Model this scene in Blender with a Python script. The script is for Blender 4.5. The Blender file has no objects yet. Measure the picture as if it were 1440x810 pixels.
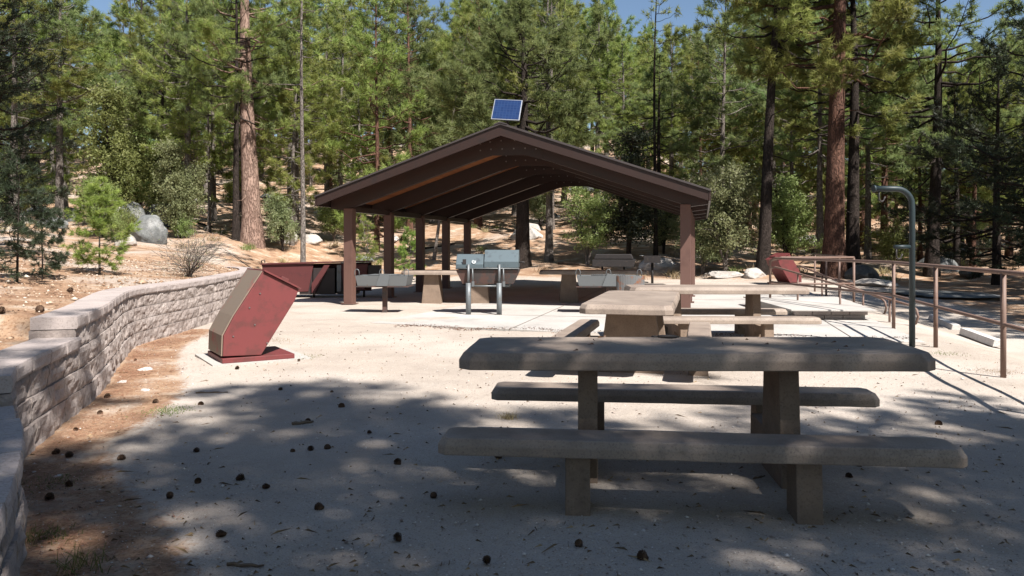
import bpy, bmesh, math, random
import numpy as np
from mathutils import Vector, Matrix, noise
random.seed(7); rng = np.random.default_rng(7)
R = math.radians
sc = bpy.context.scene
COL = sc.collection
EYE, FPX, HZ = 1.35, 1100.0, 345.0          # eye height, focal length and horizon row measured on the photograph

# ------------------------------------------------------------------ helpers
def tag(o, label=None, cat=None, group=None, kind=None):
    if label: o['label'] = label
    if cat: o['category'] = cat
    if group: o['group'] = group
    if kind: o['kind'] = kind
    return o
def empty(name, loc=(0,0,0), rz=0):
    o = bpy.data.objects.new(name, None); COL.objects.link(o)
    o.location = loc; o.rotation_euler = (0,0,rz); o.empty_display_size = .2
    return o
def link_mesh(name, me, mat, parent=None):
    o = bpy.data.objects.new(name, me); COL.objects.link(o)
    if mat and not me.materials: me.materials.append(mat)
    if parent: o.parent = parent
    return o
def copy_tree(o, parent=None):
    c = o.copy(); COL.objects.link(c)
    if parent: c.parent = parent
    for ch in list(o.children): copy_tree(ch, c)
    return c
class MB:
    """collects solids into one mesh"""
    def __init__(s): s.bm = bmesh.new()
    def box(s, c, size, rot=None, bevel=0):
        b = bmesh.new(); bmesh.ops.create_cube(b, size=1)
        for v in b.verts: v.co = Vector((v.co.x*size[0], v.co.y*size[1], v.co.z*size[2]))
        if bevel: bmesh.ops.bevel(b, geom=b.edges[:], offset=bevel, segments=2, affect='EDGES', profile=.6)
        M = Matrix.Translation(c) @ (rot.to_4x4() if rot else Matrix.Identity(4))
        b.transform(M); s._join(b); return s
    def _join(s, b):
        me = bpy.data.meshes.new('t'); b.to_mesh(me); b.free(); s.bm.from_mesh(me); bpy.data.meshes.remove(me)
    def prism(s, pts, a, b_, axis='y', bevel=0, M=None):
        """2D profile (p,q) extruded along axis from a to b_; y: (x,z), x: (y,z), z: (x,y)"""
        b = bmesh.new()
        def P(p, t):
            return {'y': (p[0], t, p[1]), 'x': (t, p[0], p[1]), 'z': (p[0], p[1], t)}[axis]
        v0 = [b.verts.new(P(p, a)) for p in pts]; v1 = [b.verts.new(P(p, b_)) for p in pts]
        n = len(pts)
        b.faces.new(v0); b.faces.new(v1[::-1])
        for i in range(n): b.faces.new((v0[i], v1[i], v1[(i+1)%n], v0[(i+1)%n]))
        bmesh.ops.recalc_face_normals(b, faces=b.faces[:])
        if bevel: bmesh.ops.bevel(b, geom=b.edges[:], offset=bevel, segments=2, affect='EDGES', profile=.6)
        if M: b.transform(M)
        s._join(b); return s
    def tube(s, pts, r, n=10, cap=True):
        pts = [Vector(p) for p in pts]; rs = r if hasattr(r, '__len__') else [r]*len(pts)
        b = s.bm; rings = []
        prev = None
        for i, p in enumerate(pts):
            d = (pts[min(i+1, len(pts)-1)] - pts[max(i-1, 0)]).normalized()
            if prev is None:
                a = d.orthogonal().normalized()
            else:
                a = (prev - d*prev.dot(d)).normalized()
            prev = a; c = d.cross(a)
            rings.append([b.verts.new(p + (a*math.cos(2*math.pi*k/n) + c*math.sin(2*math.pi*k/n))*rs[i]) for k in range(n)])
        for i in range(len(rings)-1):
            for k in range(n):
                f = b.faces.new((rings[i][k], rings[i][(k+1)%n], rings[i+1][(k+1)%n], rings[i+1][k])); f.smooth = True
        if cap: b.faces.new(rings[0][::-1]); b.faces.new(rings[-1])
        return s
    def build(s, name, mat, parent=None, loc=None, rz=None):
        me = bpy.data.meshes.new(name); s.bm.to_mesh(me); s.bm.free()
        o = link_mesh(name, me, mat, parent)
        if loc is not None: o.location = loc
        if rz is not None: o.rotation_euler = (0,0,rz)
        return o
def np_mesh(name, V, F, attrs=None, smooth=False):
    """V (n,3), F (m,k) arrays"""
    me = bpy.data.meshes.new(name)
    n, m, k = len(V), len(F), F.shape[1]
    me.vertices.add(n); me.vertices.foreach_set('co', np.asarray(V, np.float32).ravel())
    me.loops.add(m*k); me.loops.foreach_set('vertex_index', np.asarray(F, np.int32).ravel())
    me.polygons.add(m); me.polygons.foreach_set('loop_start', np.arange(0, m*k, k, dtype=np.int32))
    if smooth: me.polygons.foreach_set('use_smooth', np.ones(m, bool))
    me.update(calc_edges=True)
    for an, arr in (attrs or {}).items():
        a = me.attributes.new(an, 'FLOAT', 'POINT'); a.data.foreach_set('value', np.asarray(arr, np.float32))
    return me

# ------------------------------------------------------------------ materials
class NT:
    def __init__(s, name):
        s.m = bpy.data.materials.new(name); s.m.use_nodes = True
        s.t = s.m.node_tree; s.t.nodes.clear()
        s.out = s.n('ShaderNodeOutputMaterial')
    def n(s, ty, **kw):
        x = s.t.nodes.new(ty)
        for k, v in kw.items(): setattr(x, k, v)
        return x
    def l(s, a, b): s.t.links.new(a, b)
    def coord(s, scale=(1,1,1), kind='Object'):
        c = s.n('ShaderNodeTexCoord'); m = s.n('ShaderNodeMapping'); m.inputs['Scale'].default_value = scale
        s.l(c.outputs[kind], m.inputs[0]); return m.outputs[0]
    def noise(s, vec, scale, detail=5, rough=.6):
        x = s.n('ShaderNodeTexNoise'); x.inputs['Scale'].default_value = scale
        x.inputs['Detail'].default_value = detail; x.inputs['Roughness'].default_value = rough
        if vec: s.l(vec, x.inputs['Vector'])
        return x.outputs['Fac']
    def ramp(s, fac, stops):
        x = s.n('ShaderNodeValToRGB'); e = x.color_ramp.elements
        while len(e) < len(stops): e.new(.5)
        for i, (p, c) in enumerate(stops):
            e[i].position = p; e[i].color = (*c, 1) if len(c) == 3 else c
        s.l(fac, x.inputs[0]); return x.outputs[0]
    def mix(s, fac, a, b, mode='MIX'):
        x = s.n('ShaderNodeMix', data_type='RGBA', blend_type=mode)
        for v, i in ((fac, 0), (a, 6), (b, 7)):
            if hasattr(v, 'links'): s.l(v, x.inputs[i])
            elif isinstance(v, (int, float)): x.inputs[i].default_value = v
            else: x.inputs[i].default_value = (*v, 1)
        return x.outputs[2]
    def math(s, op, a, b=None):
        x = s.n('ShaderNodeMath', operation=op)
        for v, i in ((a, 0), (b, 1)):
            if v is None: continue
            if hasattr(v, 'links'): s.l(v, x.inputs[i])
            else: x.inputs[i].default_value = v
        return x.outputs[0]
    def bump(s, h, strength=.4, dist=.01, prev=None):
        x = s.n('ShaderNodeBump'); x.inputs['Strength'].default_value = strength; x.inputs['Distance'].default_value = dist
        s.l(h, x.inputs['Height'])
        if prev: s.l(prev, x.inputs['Normal'])
        return x.outputs[0]
    def bsdf(s, col, rough=.8, metal=0, normal=None, spec=.4):
        b = s.n('ShaderNodeBsdfPrincipled')
        if hasattr(col, 'links'): s.l(col, b.inputs['Base Color'])
        else: b.inputs['Base Color'].default_value = (*col, 1)
        if hasattr(rough, 'links'): s.l(rough, b.inputs['Roughness'])
        else: b.inputs['Roughness'].default_value = rough
        b.inputs['Metallic'].default_value = metal; b.inputs['Specular IOR Level'].default_value = spec
        if normal: s.l(normal, b.inputs['Normal'])
        return b.outputs[0]
    def done(s, sh): s.l(sh, s.out.inputs[0]); return s.m

def painted(name, col, worn=None, amt=.5, rough=.5, scale=6, metal=0, bump=.15):
    t = NT(name); v = t.coord()
    n1 = t.noise(v, scale, 8, .65); n2 = t.noise(v, scale*9, 4)
    c = t.mix(t.math('MULTIPLY', n2, .35), col, tuple(x*.7 for x in col))
    if worn: c = t.mix(t.ramp(n1, [(1-amt-.06, (0,0,0)), (1-amt+.06, (1,1,1))]), c, worn)
    return t.done(t.bsdf(c, rough, metal, t.bump(n2, bump, .003)))
def stone(name, c1, c2, c3=None, scale=3, bump=.6, dist=.01, fine=60, rough=.9):
    t = NT(name); v = t.coord()
    n1 = t.noise(v, scale, 6, .6); n2 = t.noise(v, fine, 6, .7); n3 = t.noise(v, scale*.37, 3)
    c = t.mix(t.ramp(n1, [(.35, (0,0,0)), (.65, (1,1,1))]), c1, c2)
    if c3: c = t.mix(t.ramp(n3, [(.5, (0,0,0)), (.68, (1,1,1))]), c, c3)
    c = t.mix(t.ramp(n2, [(.3, (1,1,1)), (.5, (0,0,0))]), c, tuple(x*.55 for x in c1))
    n4 = t.noise(v, scale*.8, 8, .75)
    c = t.mix(t.math('MULTIPLY', t.ramp(n4, [(.52, (0,0,0)), (.70, (1,1,1))]), .55), c, tuple(x*.5 for x in c2))
    return t.done(t.bsdf(c, rough, 0, t.bump(n2, bump, dist*.4, t.bump(n1, bump, dist*2)), .2))
def bark(name, c1, c2, c3, sc_=5):
    t = NT(name); v = t.coord((1,1,.22))
    vo = t.n('ShaderNodeTexVoronoi', feature='DISTANCE_TO_EDGE'); vo.inputs['Scale'].default_value = sc_*1.6
    wn = t.n('ShaderNodeTexNoise'); wn.inputs['Scale'].default_value = 7; t.l(v, wn.inputs['Vector'])
    wv = t.n('ShaderNodeVectorMath', operation='ADD'); t.l(v, wv.inputs[0])
    ws = t.n('ShaderNodeVectorMath', operation='SCALE'); ws.inputs['Scale'].default_value = .9; t.l(wn.outputs['Color'], ws.inputs[0]); t.l(ws.outputs[0], wv.inputs[1])
    t.l(wv.outputs[0], vo.inputs['Vector'])
    e = t.ramp(vo.outputs['Distance'], [(.0, (.25,.25,.25)), (.16, (1,1,1))])
    n1 = t.noise(v, sc_*.6, 5); n2 = t.noise(v, sc_*7, 6, .7)
    c = t.mix(t.ramp(n1, [(.38, (0,0,0)), (.62, (1,1,1))]), c1, c2)
    c = t.mix(t.math('MULTIPLY', n2, .6), c, c3)
    c = t.mix(e, c3, c)
    return t.done(t.bsdf(c, .95, 0, t.bump(n2, .7, .02, t.bump(e, .8, .05)), .1))
def foliage(name, c1, c2, c3, trans=.35):
    t = NT(name)
    a = t.n('ShaderNodeAttribute', attribute_name='tint'); o = t.n('ShaderNodeObjectInfo')
    c = t.ramp(a.outputs['Fac'], [(0, c1), (.6, c2), (1, c3)])
    hs = t.n('ShaderNodeHueSaturation'); t.l(c, hs.inputs['Color'])
    t.l(t.math('ADD', t.math('MULTIPLY', o.outputs['Random'], .05), .475), hs.inputs['Hue'])
    t.l(t.math('ADD', t.math('MULTIPLY', o.outputs['Random'], .5), .88), hs.inputs['Value'])
    d = t.n('ShaderNodeBsdfPrincipled'); d.inputs['Roughness'].default_value = .55; d.inputs['Specular IOR Level'].default_value = .35
    tr = t.n('ShaderNodeBsdfTranslucent'); mx = t.n('ShaderNodeMixShader'); mx.inputs[0].default_value = trans
    t.l(hs.outputs[0], d.inputs['Base Color']); t.l(hs.outputs[0], tr.inputs[0])
    t.l(d.outputs[0], mx.inputs[1]); t.l(tr.outputs[0], mx.inputs[2])
    return t.done(mx.outputs[0])

M = {}
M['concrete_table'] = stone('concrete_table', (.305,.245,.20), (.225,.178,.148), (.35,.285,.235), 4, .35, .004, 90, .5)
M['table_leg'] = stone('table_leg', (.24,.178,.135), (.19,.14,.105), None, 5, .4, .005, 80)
M['slab'] = stone('slab', (.43,.405,.375), (.38,.355,.33), (.47,.44,.41), 1.2, .25, .004, 70)
M['block'] = stone('block', (.35,.295,.265), (.28,.235,.215), (.40,.345,.315), 5, .9, .022, 30)
M['cap'] = stone('cap', (.42,.36,.335), (.36,.31,.29), None, 3, .5, .006, 70)
M['rock_grey'] = stone('rock_grey', (.17,.175,.17), (.09,.095,.095), (.33,.33,.32), 2.5, .9, .04, 18)
M['rock_pale'] = stone('rock_pale', (.48,.44,.40), (.35,.32,.29), (.55,.52,.48), 2.5, .9, .04, 18)
M['rock_dark'] = stone('rock_dark', (.11,.11,.105), (.07,.07,.07), (.17,.165,.15), 2.5, .9, .04, 18)
M['red'] = painted('red', (.150,.034,.034), (.105,.030,.028), .45, .55)
M['red_faded'] = painted('red_faded', (.22,.17,.13), (.30,.075,.07), .36, .7, 3)
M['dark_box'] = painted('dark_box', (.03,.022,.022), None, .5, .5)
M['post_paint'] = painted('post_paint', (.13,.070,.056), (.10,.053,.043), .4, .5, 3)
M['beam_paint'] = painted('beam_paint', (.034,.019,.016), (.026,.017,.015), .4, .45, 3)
M['roof_metal'] = painted('roof_metal', (.06,.05,.05), (.05,.038,.036), .4, .5, 3)
M['rail'] = painted('rail', (.175,.112,.088), (.115,.06,.042), .38, .6, 12)
M['hook_paint'] = painted('hook_paint', (.016,.028,.033), (.11,.08,.055), .24, .5, 9)
M['lid'] = painted('lid', (.095,.125,.14), (.065,.08,.09), .4, .45, 7, .2)
M['grill_body'] = painted('grill_body', (.10,.055,.045), (.06,.05,.048), .5, .6, 6, .1)
M['steel'] = painted('steel', (.16,.17,.175), (.14,.085,.06), .33, .5, 9, .4)
M['grill_post'] = painted('grill_post', (.15,.165,.175), (.11,.10,.09), .4, .5, 8, .3)
M['rust'] = painted('rust', (.21,.085,.04), (.13,.13,.13), .56, .8, 7)
M['black_iron'] = painted('black_iron', (.028,.024,.024), (.06,.045,.04), .35, .6, 8)
M['bolt'] = painted('bolt', (.22,.20,.19), None, .5, .35, 9, .6)
M['white_mark'] = painted('white_mark', (.75,.78,.80), None, .5, .5)
M['white_conc'] = stone('white_conc', (.62,.60,.57), (.55,.52,.49), None, 4, .4, .005, 60)
M['silver'] = painted('silver', (.30,.32,.36), None, .5, .45, 9, .3)
M['cone'] = stone('cone', (.13,.08,.052), (.075,.045,.03), None, 20, .5, .01, 90)
M['twig'] = stone('twig', (.20,.145,.10), (.13,.095,.07), None, 12, .5, .01, 80)
M['log'] = bark('log', (.33,.24,.18), (.22,.16,.12), (.10,.07,.05), 4)
M['bark_red'] = bark('bark_red', (.42,.295,.235), (.33,.22,.175), (.085,.05,.038), 3)
M['bark_brown'] = bark('bark_brown', (.22,.115,.08), (.15,.08,.06), (.045,.028,.022), 4)
M['bark_grey'] = bark('bark_grey', (.33,.295,.265), (.25,.215,.19), (.07,.055,.045), 6)
M['bark_dark'] = bark('bark_dark', (.075,.058,.05), (.05,.04,.034), (.02,.016,.014), 6)
M['needle'] = foliage('needle', (.155,.195,.050), (.265,.30,.085), (.37,.375,.14), .55)
M['needle_blue'] = foliage('needle_blue', (.125,.17,.062), (.205,.255,.095), (.285,.315,.135), .55)
M['needle_young'] = foliage('needle_young', (.15,.20,.045), (.25,.30,.07), (.33,.36,.11), .5)
M['needle_shaded'] = foliage('needle_shaded', (.020,.028,.014), (.032,.042,.020), (.05,.06,.028), .2)  # needle colour darkened to carry the shade on the side trees
M['leaf'] = foliage('leaf', (.145,.19,.06), (.235,.285,.095), (.32,.36,.16), .5)
M['leaf_pale'] = foliage('leaf_pale', (.15,.18,.08), (.23,.26,.125), (.32,.33,.19), .45)
M['grass'] = foliage('grass', (.08,.12,.03), (.14,.18,.05), (.25,.24,.11), .3)
M['dry'] = foliage('dry', (.20,.15,.08), (.30,.23,.13), (.36,.30,.19), .2)
M['litter_needle'] = foliage('litter_needle', (.28,.15,.07), (.40,.24,.12), (.48,.33,.19), .1)

def ground_mat():
    t = NT('ground'); v = t.coord()
    lit = t.n('ShaderNodeAttribute', attribute_name='litter').outputs['Fac']
    n0 = t.noise(v, .35, 4); n1 = t.noise(v, 1.6, 6, .65); n2 = t.noise(v, 14, 6, .7); n3 = t.noise(v, 110, 4, .7); n4 = t.noise(v, 45, 5, .7)
    sand = t.mix(t.ramp(n1, [(.35, (0,0,0)), (.65, (1,1,1))]), (.425,.365,.31), (.35,.30,.255))
    sand = t.mix(t.ramp(n0, [(.45, (0,0,0)), (.6, (1,1,1))]), sand, (.46,.405,.355))
    sand = t.mix(t.ramp(n3, [(.32, (1,1,1)), (.46, (0,0,0))]), sand, (.22,.175,.14))
    sand = t.mix(t.ramp(n3, [(.62, (0,0,0)), (.75, (1,1,1))]), sand, (.58,.54,.50))
    sand = t.mix(t.math('MULTIPLY', t.ramp(n2, [(.56, (0,0,0)), (.72, (1,1,1))]), .45), sand, (.29,.23,.18))
    duff = t.mix(t.ramp(n2, [(.35, (0,0,0)), (.62, (1,1,1))]), (.29,.17,.10), (.39,.27,.18))
    duff = t.mix(t.ramp(n4, [(.36, (1,1,1)), (.5, (0,0,0))]), duff, (.17,.095,.055))
    duff = t.mix(t.math('MULTIPLY', t.ramp(n1, [(.40, (1,1,1)), (.50, (0,0,0))]), .7), duff, (.21,.12,.075))
    duff = t.mix(t.ramp(n1, [(.52, (0,0,0)), (.68, (1,1,1))]), duff, (.46,.385,.31))
    f = t.ramp(t.math('ADD', lit, t.math('MULTIPLY', t.math('SUBTRACT', n2, .5), .9)), [(.40, (0,0,0)), (.62, (1,1,1))])
    c = t.mix(f, sand, duff)
    return t.done(t.bsdf(c, .95, 0, t.bump(n3, .5, .006, t.bump(n2, .7, .03)), .15))
M['ground'] = ground_mat()

# ------------------------------------------------------------------ site geometry (metres; x right, y away, z up)
CX, SX = .9716, .2368
def uv(x, y): return CX*x - SX*y, SX*x + CX*y
def xy(u, v): return CX*u + SX*v, -SX*u + CX*v
AX = -R(13.7)                                 # heading of the shelter and the railing
WALL = [(-.75,0.2),(-1.05,1.2),(-1.60,2.4),(-2.25,3.6),(-2.98,4.71),(-3.27,5.54),(-3.62,6.75),(-4.05,7.9),(-4.45,8.9),(-4.85,9.9),(-5.04,10.6),(-5.10,11.5),(-5.13,12.4),(-5.3,14.0),(-5.75,16.8),(-6.1,18.6),(-6.9,20.6),(-7.9,21.8)]
def smooth_poly(P, step):
    P = [Vector((p[0], p[1], 0)) for p in P]; out = []
    for i in range(len(P)-1):
        p0, p1, p2, p3 = P[max(i-1,0)], P[i], P[i+1], P[min(i+2,len(P)-1)]
        for k in range(12):
            s = k/12
            out.append(.5*((2*p1)+(-p0+p2)*s+(2*p0-5*p1+4*p2-p3)*s*s+(-p0+3*p1-3*p2+p3)*s**3))
    out.append(P[-1])
    res = [out[0]]; acc = 0
    for a, b in zip(out, out[1:]):
        L = (b-a).length; t = step-acc
        while t <= L: res.append(a+(b-a)*(t/L)); t += step
        acc = (acc+L) % step
    return res
WP = smooth_poly(WALL, .05)
wy = np.array([p.y for p in WP]); wx = np.array([p.x for p in WP])
def wall_x(y): return np.interp(y, wy, wx)
def wall_h(y): return .44 if y < 4.62 else (.61 if y < 6.55 else .775)
def sstep(a, b, x):
    t = np.clip((x-a)/(b-a), 0, 1); return t*t*(3-2*t)
def height(x, y):
    x = np.asarray(x, float); y = np.asarray(y, float)
    u, v = CX*x - SX*y, SX*x + CX*y
    r = -.30*sstep(3.25, 4.9, u)*(1-sstep(19, 27, v))
    # hill behind: gentle on the right, steeper ahead and left
    k = .145 - .085*sstep(4, 14, x - .12*y)
    vc = np.minimum(v, 112+8*np.sin(x*.03)); d = np.maximum(vc-26.5, 0)
    hill = k*np.where(d < 8, d*d/16, d-4) + .10*np.maximum(vc-62, 0)
    dl = wall_x(y) - .14 - x
    wb = np.where(y < 4.62, .40, np.where(y < 6.55, .57, .735))
    w = np.where(y < 20.4, .12, .12+5*sstep(20.4, 23, y))
    left = (wb + .085*np.maximum(dl-.3, 0)**1.0*np.exp(-np.maximum(dl-14,0)/60)) * sstep(0, 1, dl/w)*np.where(dl > 0, 1, 0)
    left = np.minimum(left, .735 + 2.2)
    h = r + hill + left*(1-.3*sstep(30, 60, v))
    away = sstep(1.0, 9, np.maximum(np.maximum(dl, 0), np.maximum(v-26, 0)) + np.maximum(u-9, 0)*.6)
    h = h + away*(.18*np.sin(x*.61+1.3)*np.sin(y*.47+.4) + .10*np.sin(x*1.37+y*.9))
    return h
def H(x, y): return float(height(x, y))
def on_ground(px, py, it=30):
    """ground point seen at a photo pixel"""
    Y = 12.0; lo = 2.5
    k = (px-720)/FPX; s = (py-HZ)/FPX
    Y = lo
    while Y < 150:
        if EYE - s*Y <= H(k*Y, Y): return k*Y, Y
        Y += .03 + Y*.002
    return k*Y, Y

# terrain sheet
def axis(lo, hi, f0, f1, fine, coarse_n):
    a = np.arange(f0, f1+1e-6, fine)
    L = f0 - np.geomspace(fine, f0-lo, coarse_n)[::-1]; Rr = f1 + np.geomspace(fine, hi-f1, coarse_n)
    return np.concatenate([L, a, Rr])
gx = axis(-420, 420, -11, 12, .1, 70); gy = axis(-300, 520, .2, 26, .12, 95)
GX, GY = np.meshgrid(gx, gy)
GZ = height(GX, GY)
nb = np.zeros_like(GZ); lit = np.zeros_like(GZ)
for j in range(GZ.shape[0]):
    for i in range(GZ.shape[1]):
        x, y = GX[j, i], GY[j, i]
        if abs(x) < 60 and y < 130:
            n = noise.noise((x*1.3, y*1.3, 0)); nb[j, i] = n*.012 + noise.noise((x*.25, y*.25, 5))*.02
            lit[j, i] = noise.noise((x*.35, y*.35, 9))
U, V = CX*GX-SX*GY, SX*GX+CX*GY
DL = wall_x(GY) - GX
slabmask = ((U > -4.4) & (U < 4.6) & (V > 12) & (V < 27.6)) | ((U > 4.2) & (V > 3) & (V < 16))
GZ = GZ + np.where(slabmask, -.03, nb*np.where((DL > -.5) & (DL < .6), .3, 1))
strip = np.exp(-np.maximum(-DL-.35-.35*lit, 0)**2/.09)*(DL < .05)*(GY < 12.6)
litter = np.where(DL > 0, .62+.5*lit, np.clip(strip, 0, 1)*.8)
litter = np.maximum(litter, sstep(27, 31, V)*(.66+.4*lit))
litter = np.maximum(litter, sstep(5.2, 7.5, U)*sstep(9, 15, V)*(.95+.5*lit))
ny, nx = GZ.shape
idx = np.arange(nx*ny).reshape(ny, nx)
F = np.stack([idx[:-1,:-1], idx[:-1,1:], idx[1:,1:], idx[1:,:-1]], -1).reshape(-1, 4)
me = np_mesh('ground', np.stack([GX, GY, GZ], -1).reshape(-1, 3), F, {'litter': litter.ravel()}, True)
tag(link_mesh('ground', me, M['ground']), kind='structure')

# concrete floor of the shelter, parking surface
def slab_poly(name, pts_uv, z, mat, thick=.1):
    P = [xy(*p) for p in pts_uv]
    b = MB(); b.prism(P, z-thick, z, 'z'); return b
b = slab_poly('pavement', [(-5.6,12.6),(-3.2,12.2),(-1.2,11.75),(1.2,11.65),(3.0,11.9),(3.0,27.4),(-4.5,27.4),(-4.9,20)], .008, None)
o = b.build('pavement', M['slab']); tag(o, kind='structure')
b = MB()
for vv in (14.6, 17.2, 20.0, 22.8):                # joints sawn in the concrete
    x0, y0 = xy(-4.9, vv); x1, y1 = xy(2.95, vv)
    b.prism([(x0, y0), (x1, y1), (x1+.003, y1+.014), (x0+.003, y0+.014)], .009, .0115, 'z')
for uu in (-3.0, -.4, 2.1):
    x0, y0 = xy(uu, 12.1); x1, y1 = xy(uu, 27)
    b.prism([(x0, y0), (x0+.014, y0), (x1+.014, y1), (x1, y1)], .0125, .0145, 'z')
M['joint'] = stone('joint', (.20,.17,.15), (.15,.13,.11))
tag(b.build('pavement_joints', M['joint']), kind='structure')
M['lot'] = stone('lot', (.40,.385,.37), (.34,.33,.32), (.45,.43,.41), 1.5, .3, .004, 60)
b = slab_poly('parking_lot', [(6.0,2.0),(18,2.0),(18,11.6),(5.6,10.9)], -.288, None)
tag(b.build('parking_lot', M['lot']), kind='structure')

# ------------------------------------------------------------------ retaining wall
def build_wall():
    root = empty('retaining_wall', (-5.0, 10.6, 0))
    tag(root, 'curved pinkish retaining wall of rough split face blocks stepping down towards the camera on the left', 'wall')
    inv = Matrix.Translation((5.0, -10.6, 0))
    pts = smooth_poly(WALL, .40)
    def face_blocks(b, z0, z1, i, set_, cap):
        p, q = pts[i], pts[i+1]
        d = (q-p).normalized(); nrm = Vector((d.y, -d.x, 0))      # towards the open side (right)
        nu, nv = 9, 5
        depth = .33
        jn = .0015
        jn = .005 if cap else .003
        set_ += ((i*7919+int(z0*1000)*31) % 17-8)*.0011
        a0, a1 = p + d*jn, q - d*jn
        grid = []
        for r in range(nv+1):
            row = []
            for c in range(nu+1):
                s = c/nu; zz = z0 + (z1-z0-.006)*(r/nv)
                co = a0.lerp(a1, s) + nrm*(-set_)
                k = noise.noise((co.x*6, co.y*6, zz*9))*.022 + noise.noise((co.x*15, co.y*15, zz*19))*.018
                edge = r in (0, nv)
                if cap: k = k*.35 + .012
                if edge: k = k*.35 - (.006 if not cap else 0)
                co = co + nrm*k; co.z = zz
                row.append(b.bm.verts.new(co))
            grid.append(row)
        for r in range(nv):
            for c in range(nu):
                b.bm.faces.new((grid[r][c], grid[r][c+1], grid[r+1][c+1], grid[r+1][c]))
        bk = []
        for r in (0, nv):
            zz = z0 if r == 0 else z1-.006
            bk.append([b.bm.verts.new((a0-nrm*(depth+set_)).to_2d().to_3d()+Vector((0,0,zz))), b.bm.verts.new((a1-nrm*(depth+set_)).to_2d().to_3d()+Vector((0,0,zz)))])
        b.bm.faces.new(grid[nv] + [bk[1][1], bk[1][0]])
        b.bm.faces.new([bk[0][0], bk[0][1], bk[1][1], bk[1][0]][::-1])
        b.bm.faces.new([grid[r][0] for r in range(nv, -1, -1)] + [bk[0][0], bk[1][0]])
        b.bm.faces.new([grid[r][nu] for r in range(nv+1)] + [bk[1][1], bk[0][1]])
    tiers = {}
    body = MB(); cap = MB()
    for i in range(len(pts)-1):
        y = (pts[i].y+pts[i+1].y)/2; top = wall_h(y)
        n = {.44: 2, .61: 3, .775: 4}[top]
        zs = [-.06] + [top - .105 - .165*(n-1-k) for k in range(n)] + [top]
        for k in range(len(zs)-1):
            c = k == len(zs)-2
            if zs[k+1] <= zs[k]: continue
            face_blocks(cap if c else body, zs[k], zs[k+1], i, .014*k - (.02 if c else 0), c)
    for m in (body, cap): bmesh.ops.recalc_face_normals(m.bm, faces=m.bm.faces[:]); m.bm.transform(inv)
    body.build('block_courses', M['block'], root); cap.build('cap_course', M['cap'], root)
build_wall()

# ------------------------------------------------------------------ picnic shelter (local frame: x across, y back)
def build_shelter():
    root = empty('picnic_shelter', (-.067, 17.01, 0), AX)
    tag(root, 'open picnic shelter with brown gabled roof on two rows of square posts', 'shelter')
    SL = .342; TOP = 3.9; TIP = 4.25; Y0, Y1 = -.72, 9.95
    zt = lambda x: TOP - SL*abs(x)
    for s in (-1, 1):
        b = MB()
        prof = [(0, TOP), (s*TIP, zt(TIP)), (s*TIP, zt(TIP)-.035), (0, TOP-.035)]
        b.prism(prof, Y0-.03, Y1+.03, 'y')
        x = .0
        while x < Y1-Y0-.1:                    # low ribs of the sheet metal
            yy = Y0+.1+x
            b.prism([(s*.02, TOP+.012), (s*TIP, zt(TIP)+.012), (s*TIP, zt(TIP)-.003), (s*.02, TOP-.003)], yy, yy+.03, 'y'); x += .3
        b.build('roof_sheet', M['roof_metal'], root)
        b = MB()
        z0 = .038
        n = 26
        for k in range(n):                      # ceiling boards run along the ridge
            xa = s*(.02+(TIP-.08)*k/n); xb = s*(.02+(TIP-.08)*(k+.94)/n)
            b.prism([(xa, zt(xa)-z0), (xb, zt(xb)-z0), (xb, zt(xb)-z0-.04), (xa, zt(xa)-z0-.04)], Y0+.06, Y1-.06, 'y')
        b.build('ceiling_boards', M['decking'], root)
        for yy in (Y0, Y1-.05):                 # barge boards at the gable ends
            b = MB()
            b.prism([(0, TOP-.037), (s*(TIP-.05), zt(TIP-.05)-.037), (s*(TIP-.05), zt(TIP-.05)-.23), (0, TOP-.26)], yy, yy+.05, 'y')
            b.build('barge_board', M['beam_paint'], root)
        b = MB(); b.box((s*(TIP-.02), (Y0+Y1)/2, zt(TIP)-.037-.095), (.04, Y1-Y0, .19)); b.build('eave_board', M['beam_paint'], root)
        for k in range(5):
            yy = .0 + 2.3*k
            b = MB(); b.box((s*3.75, yy, 1.07), (.21, .21, 2.24), bevel=.008); b.box((s*3.75, yy, .02), (.30, .30, .02))
            o = b.build('post', M['post_paint'], root)
            b = MB()
            top, bot = .081, .44
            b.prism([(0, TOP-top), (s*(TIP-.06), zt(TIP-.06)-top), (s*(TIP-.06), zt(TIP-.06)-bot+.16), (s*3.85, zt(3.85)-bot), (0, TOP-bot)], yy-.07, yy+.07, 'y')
            b.build('rafter', M['beam_paint'], root)
        b = MB(); b.box((s*3.75, (Y0+Y1)/2-.05, zt(3.75)-.42-.02), (.12, Y1-Y0-1.6, .12)); b.build('tie_beam', M['beam_paint'], root)
    b = MB(); b.prism([(0, TOP+.03), (.14, TOP-.02), (.14, TOP-.04), (0, TOP-.0), (-.14, TOP-.04), (-.14, TOP-.02)], Y0-.04, Y1+.04, 'y')
    b.build('ridge_cap', M['roof_metal'], root)
    for k in range(5):
        yy = 2.3*k
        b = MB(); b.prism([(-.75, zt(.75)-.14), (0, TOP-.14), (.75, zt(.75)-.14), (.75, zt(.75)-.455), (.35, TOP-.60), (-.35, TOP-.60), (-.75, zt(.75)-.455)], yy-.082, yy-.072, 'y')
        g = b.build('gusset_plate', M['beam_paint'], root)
        b = MB()
        for (bx, bz) in [(-.62,.34),(-.4,.3),(-.62,.48),(-.38,.46),(-.15,.28),(-.13,.46),(.13,.46),(.15,.28),(.38,.46),(.4,.3),(.62,.48),(.62,.34)]:
            b.box((bx, yy-.088, TOP-bz), (.03, .012, .03), bevel=.004)
        b.build('bolts', M['bolt'], g)
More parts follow.
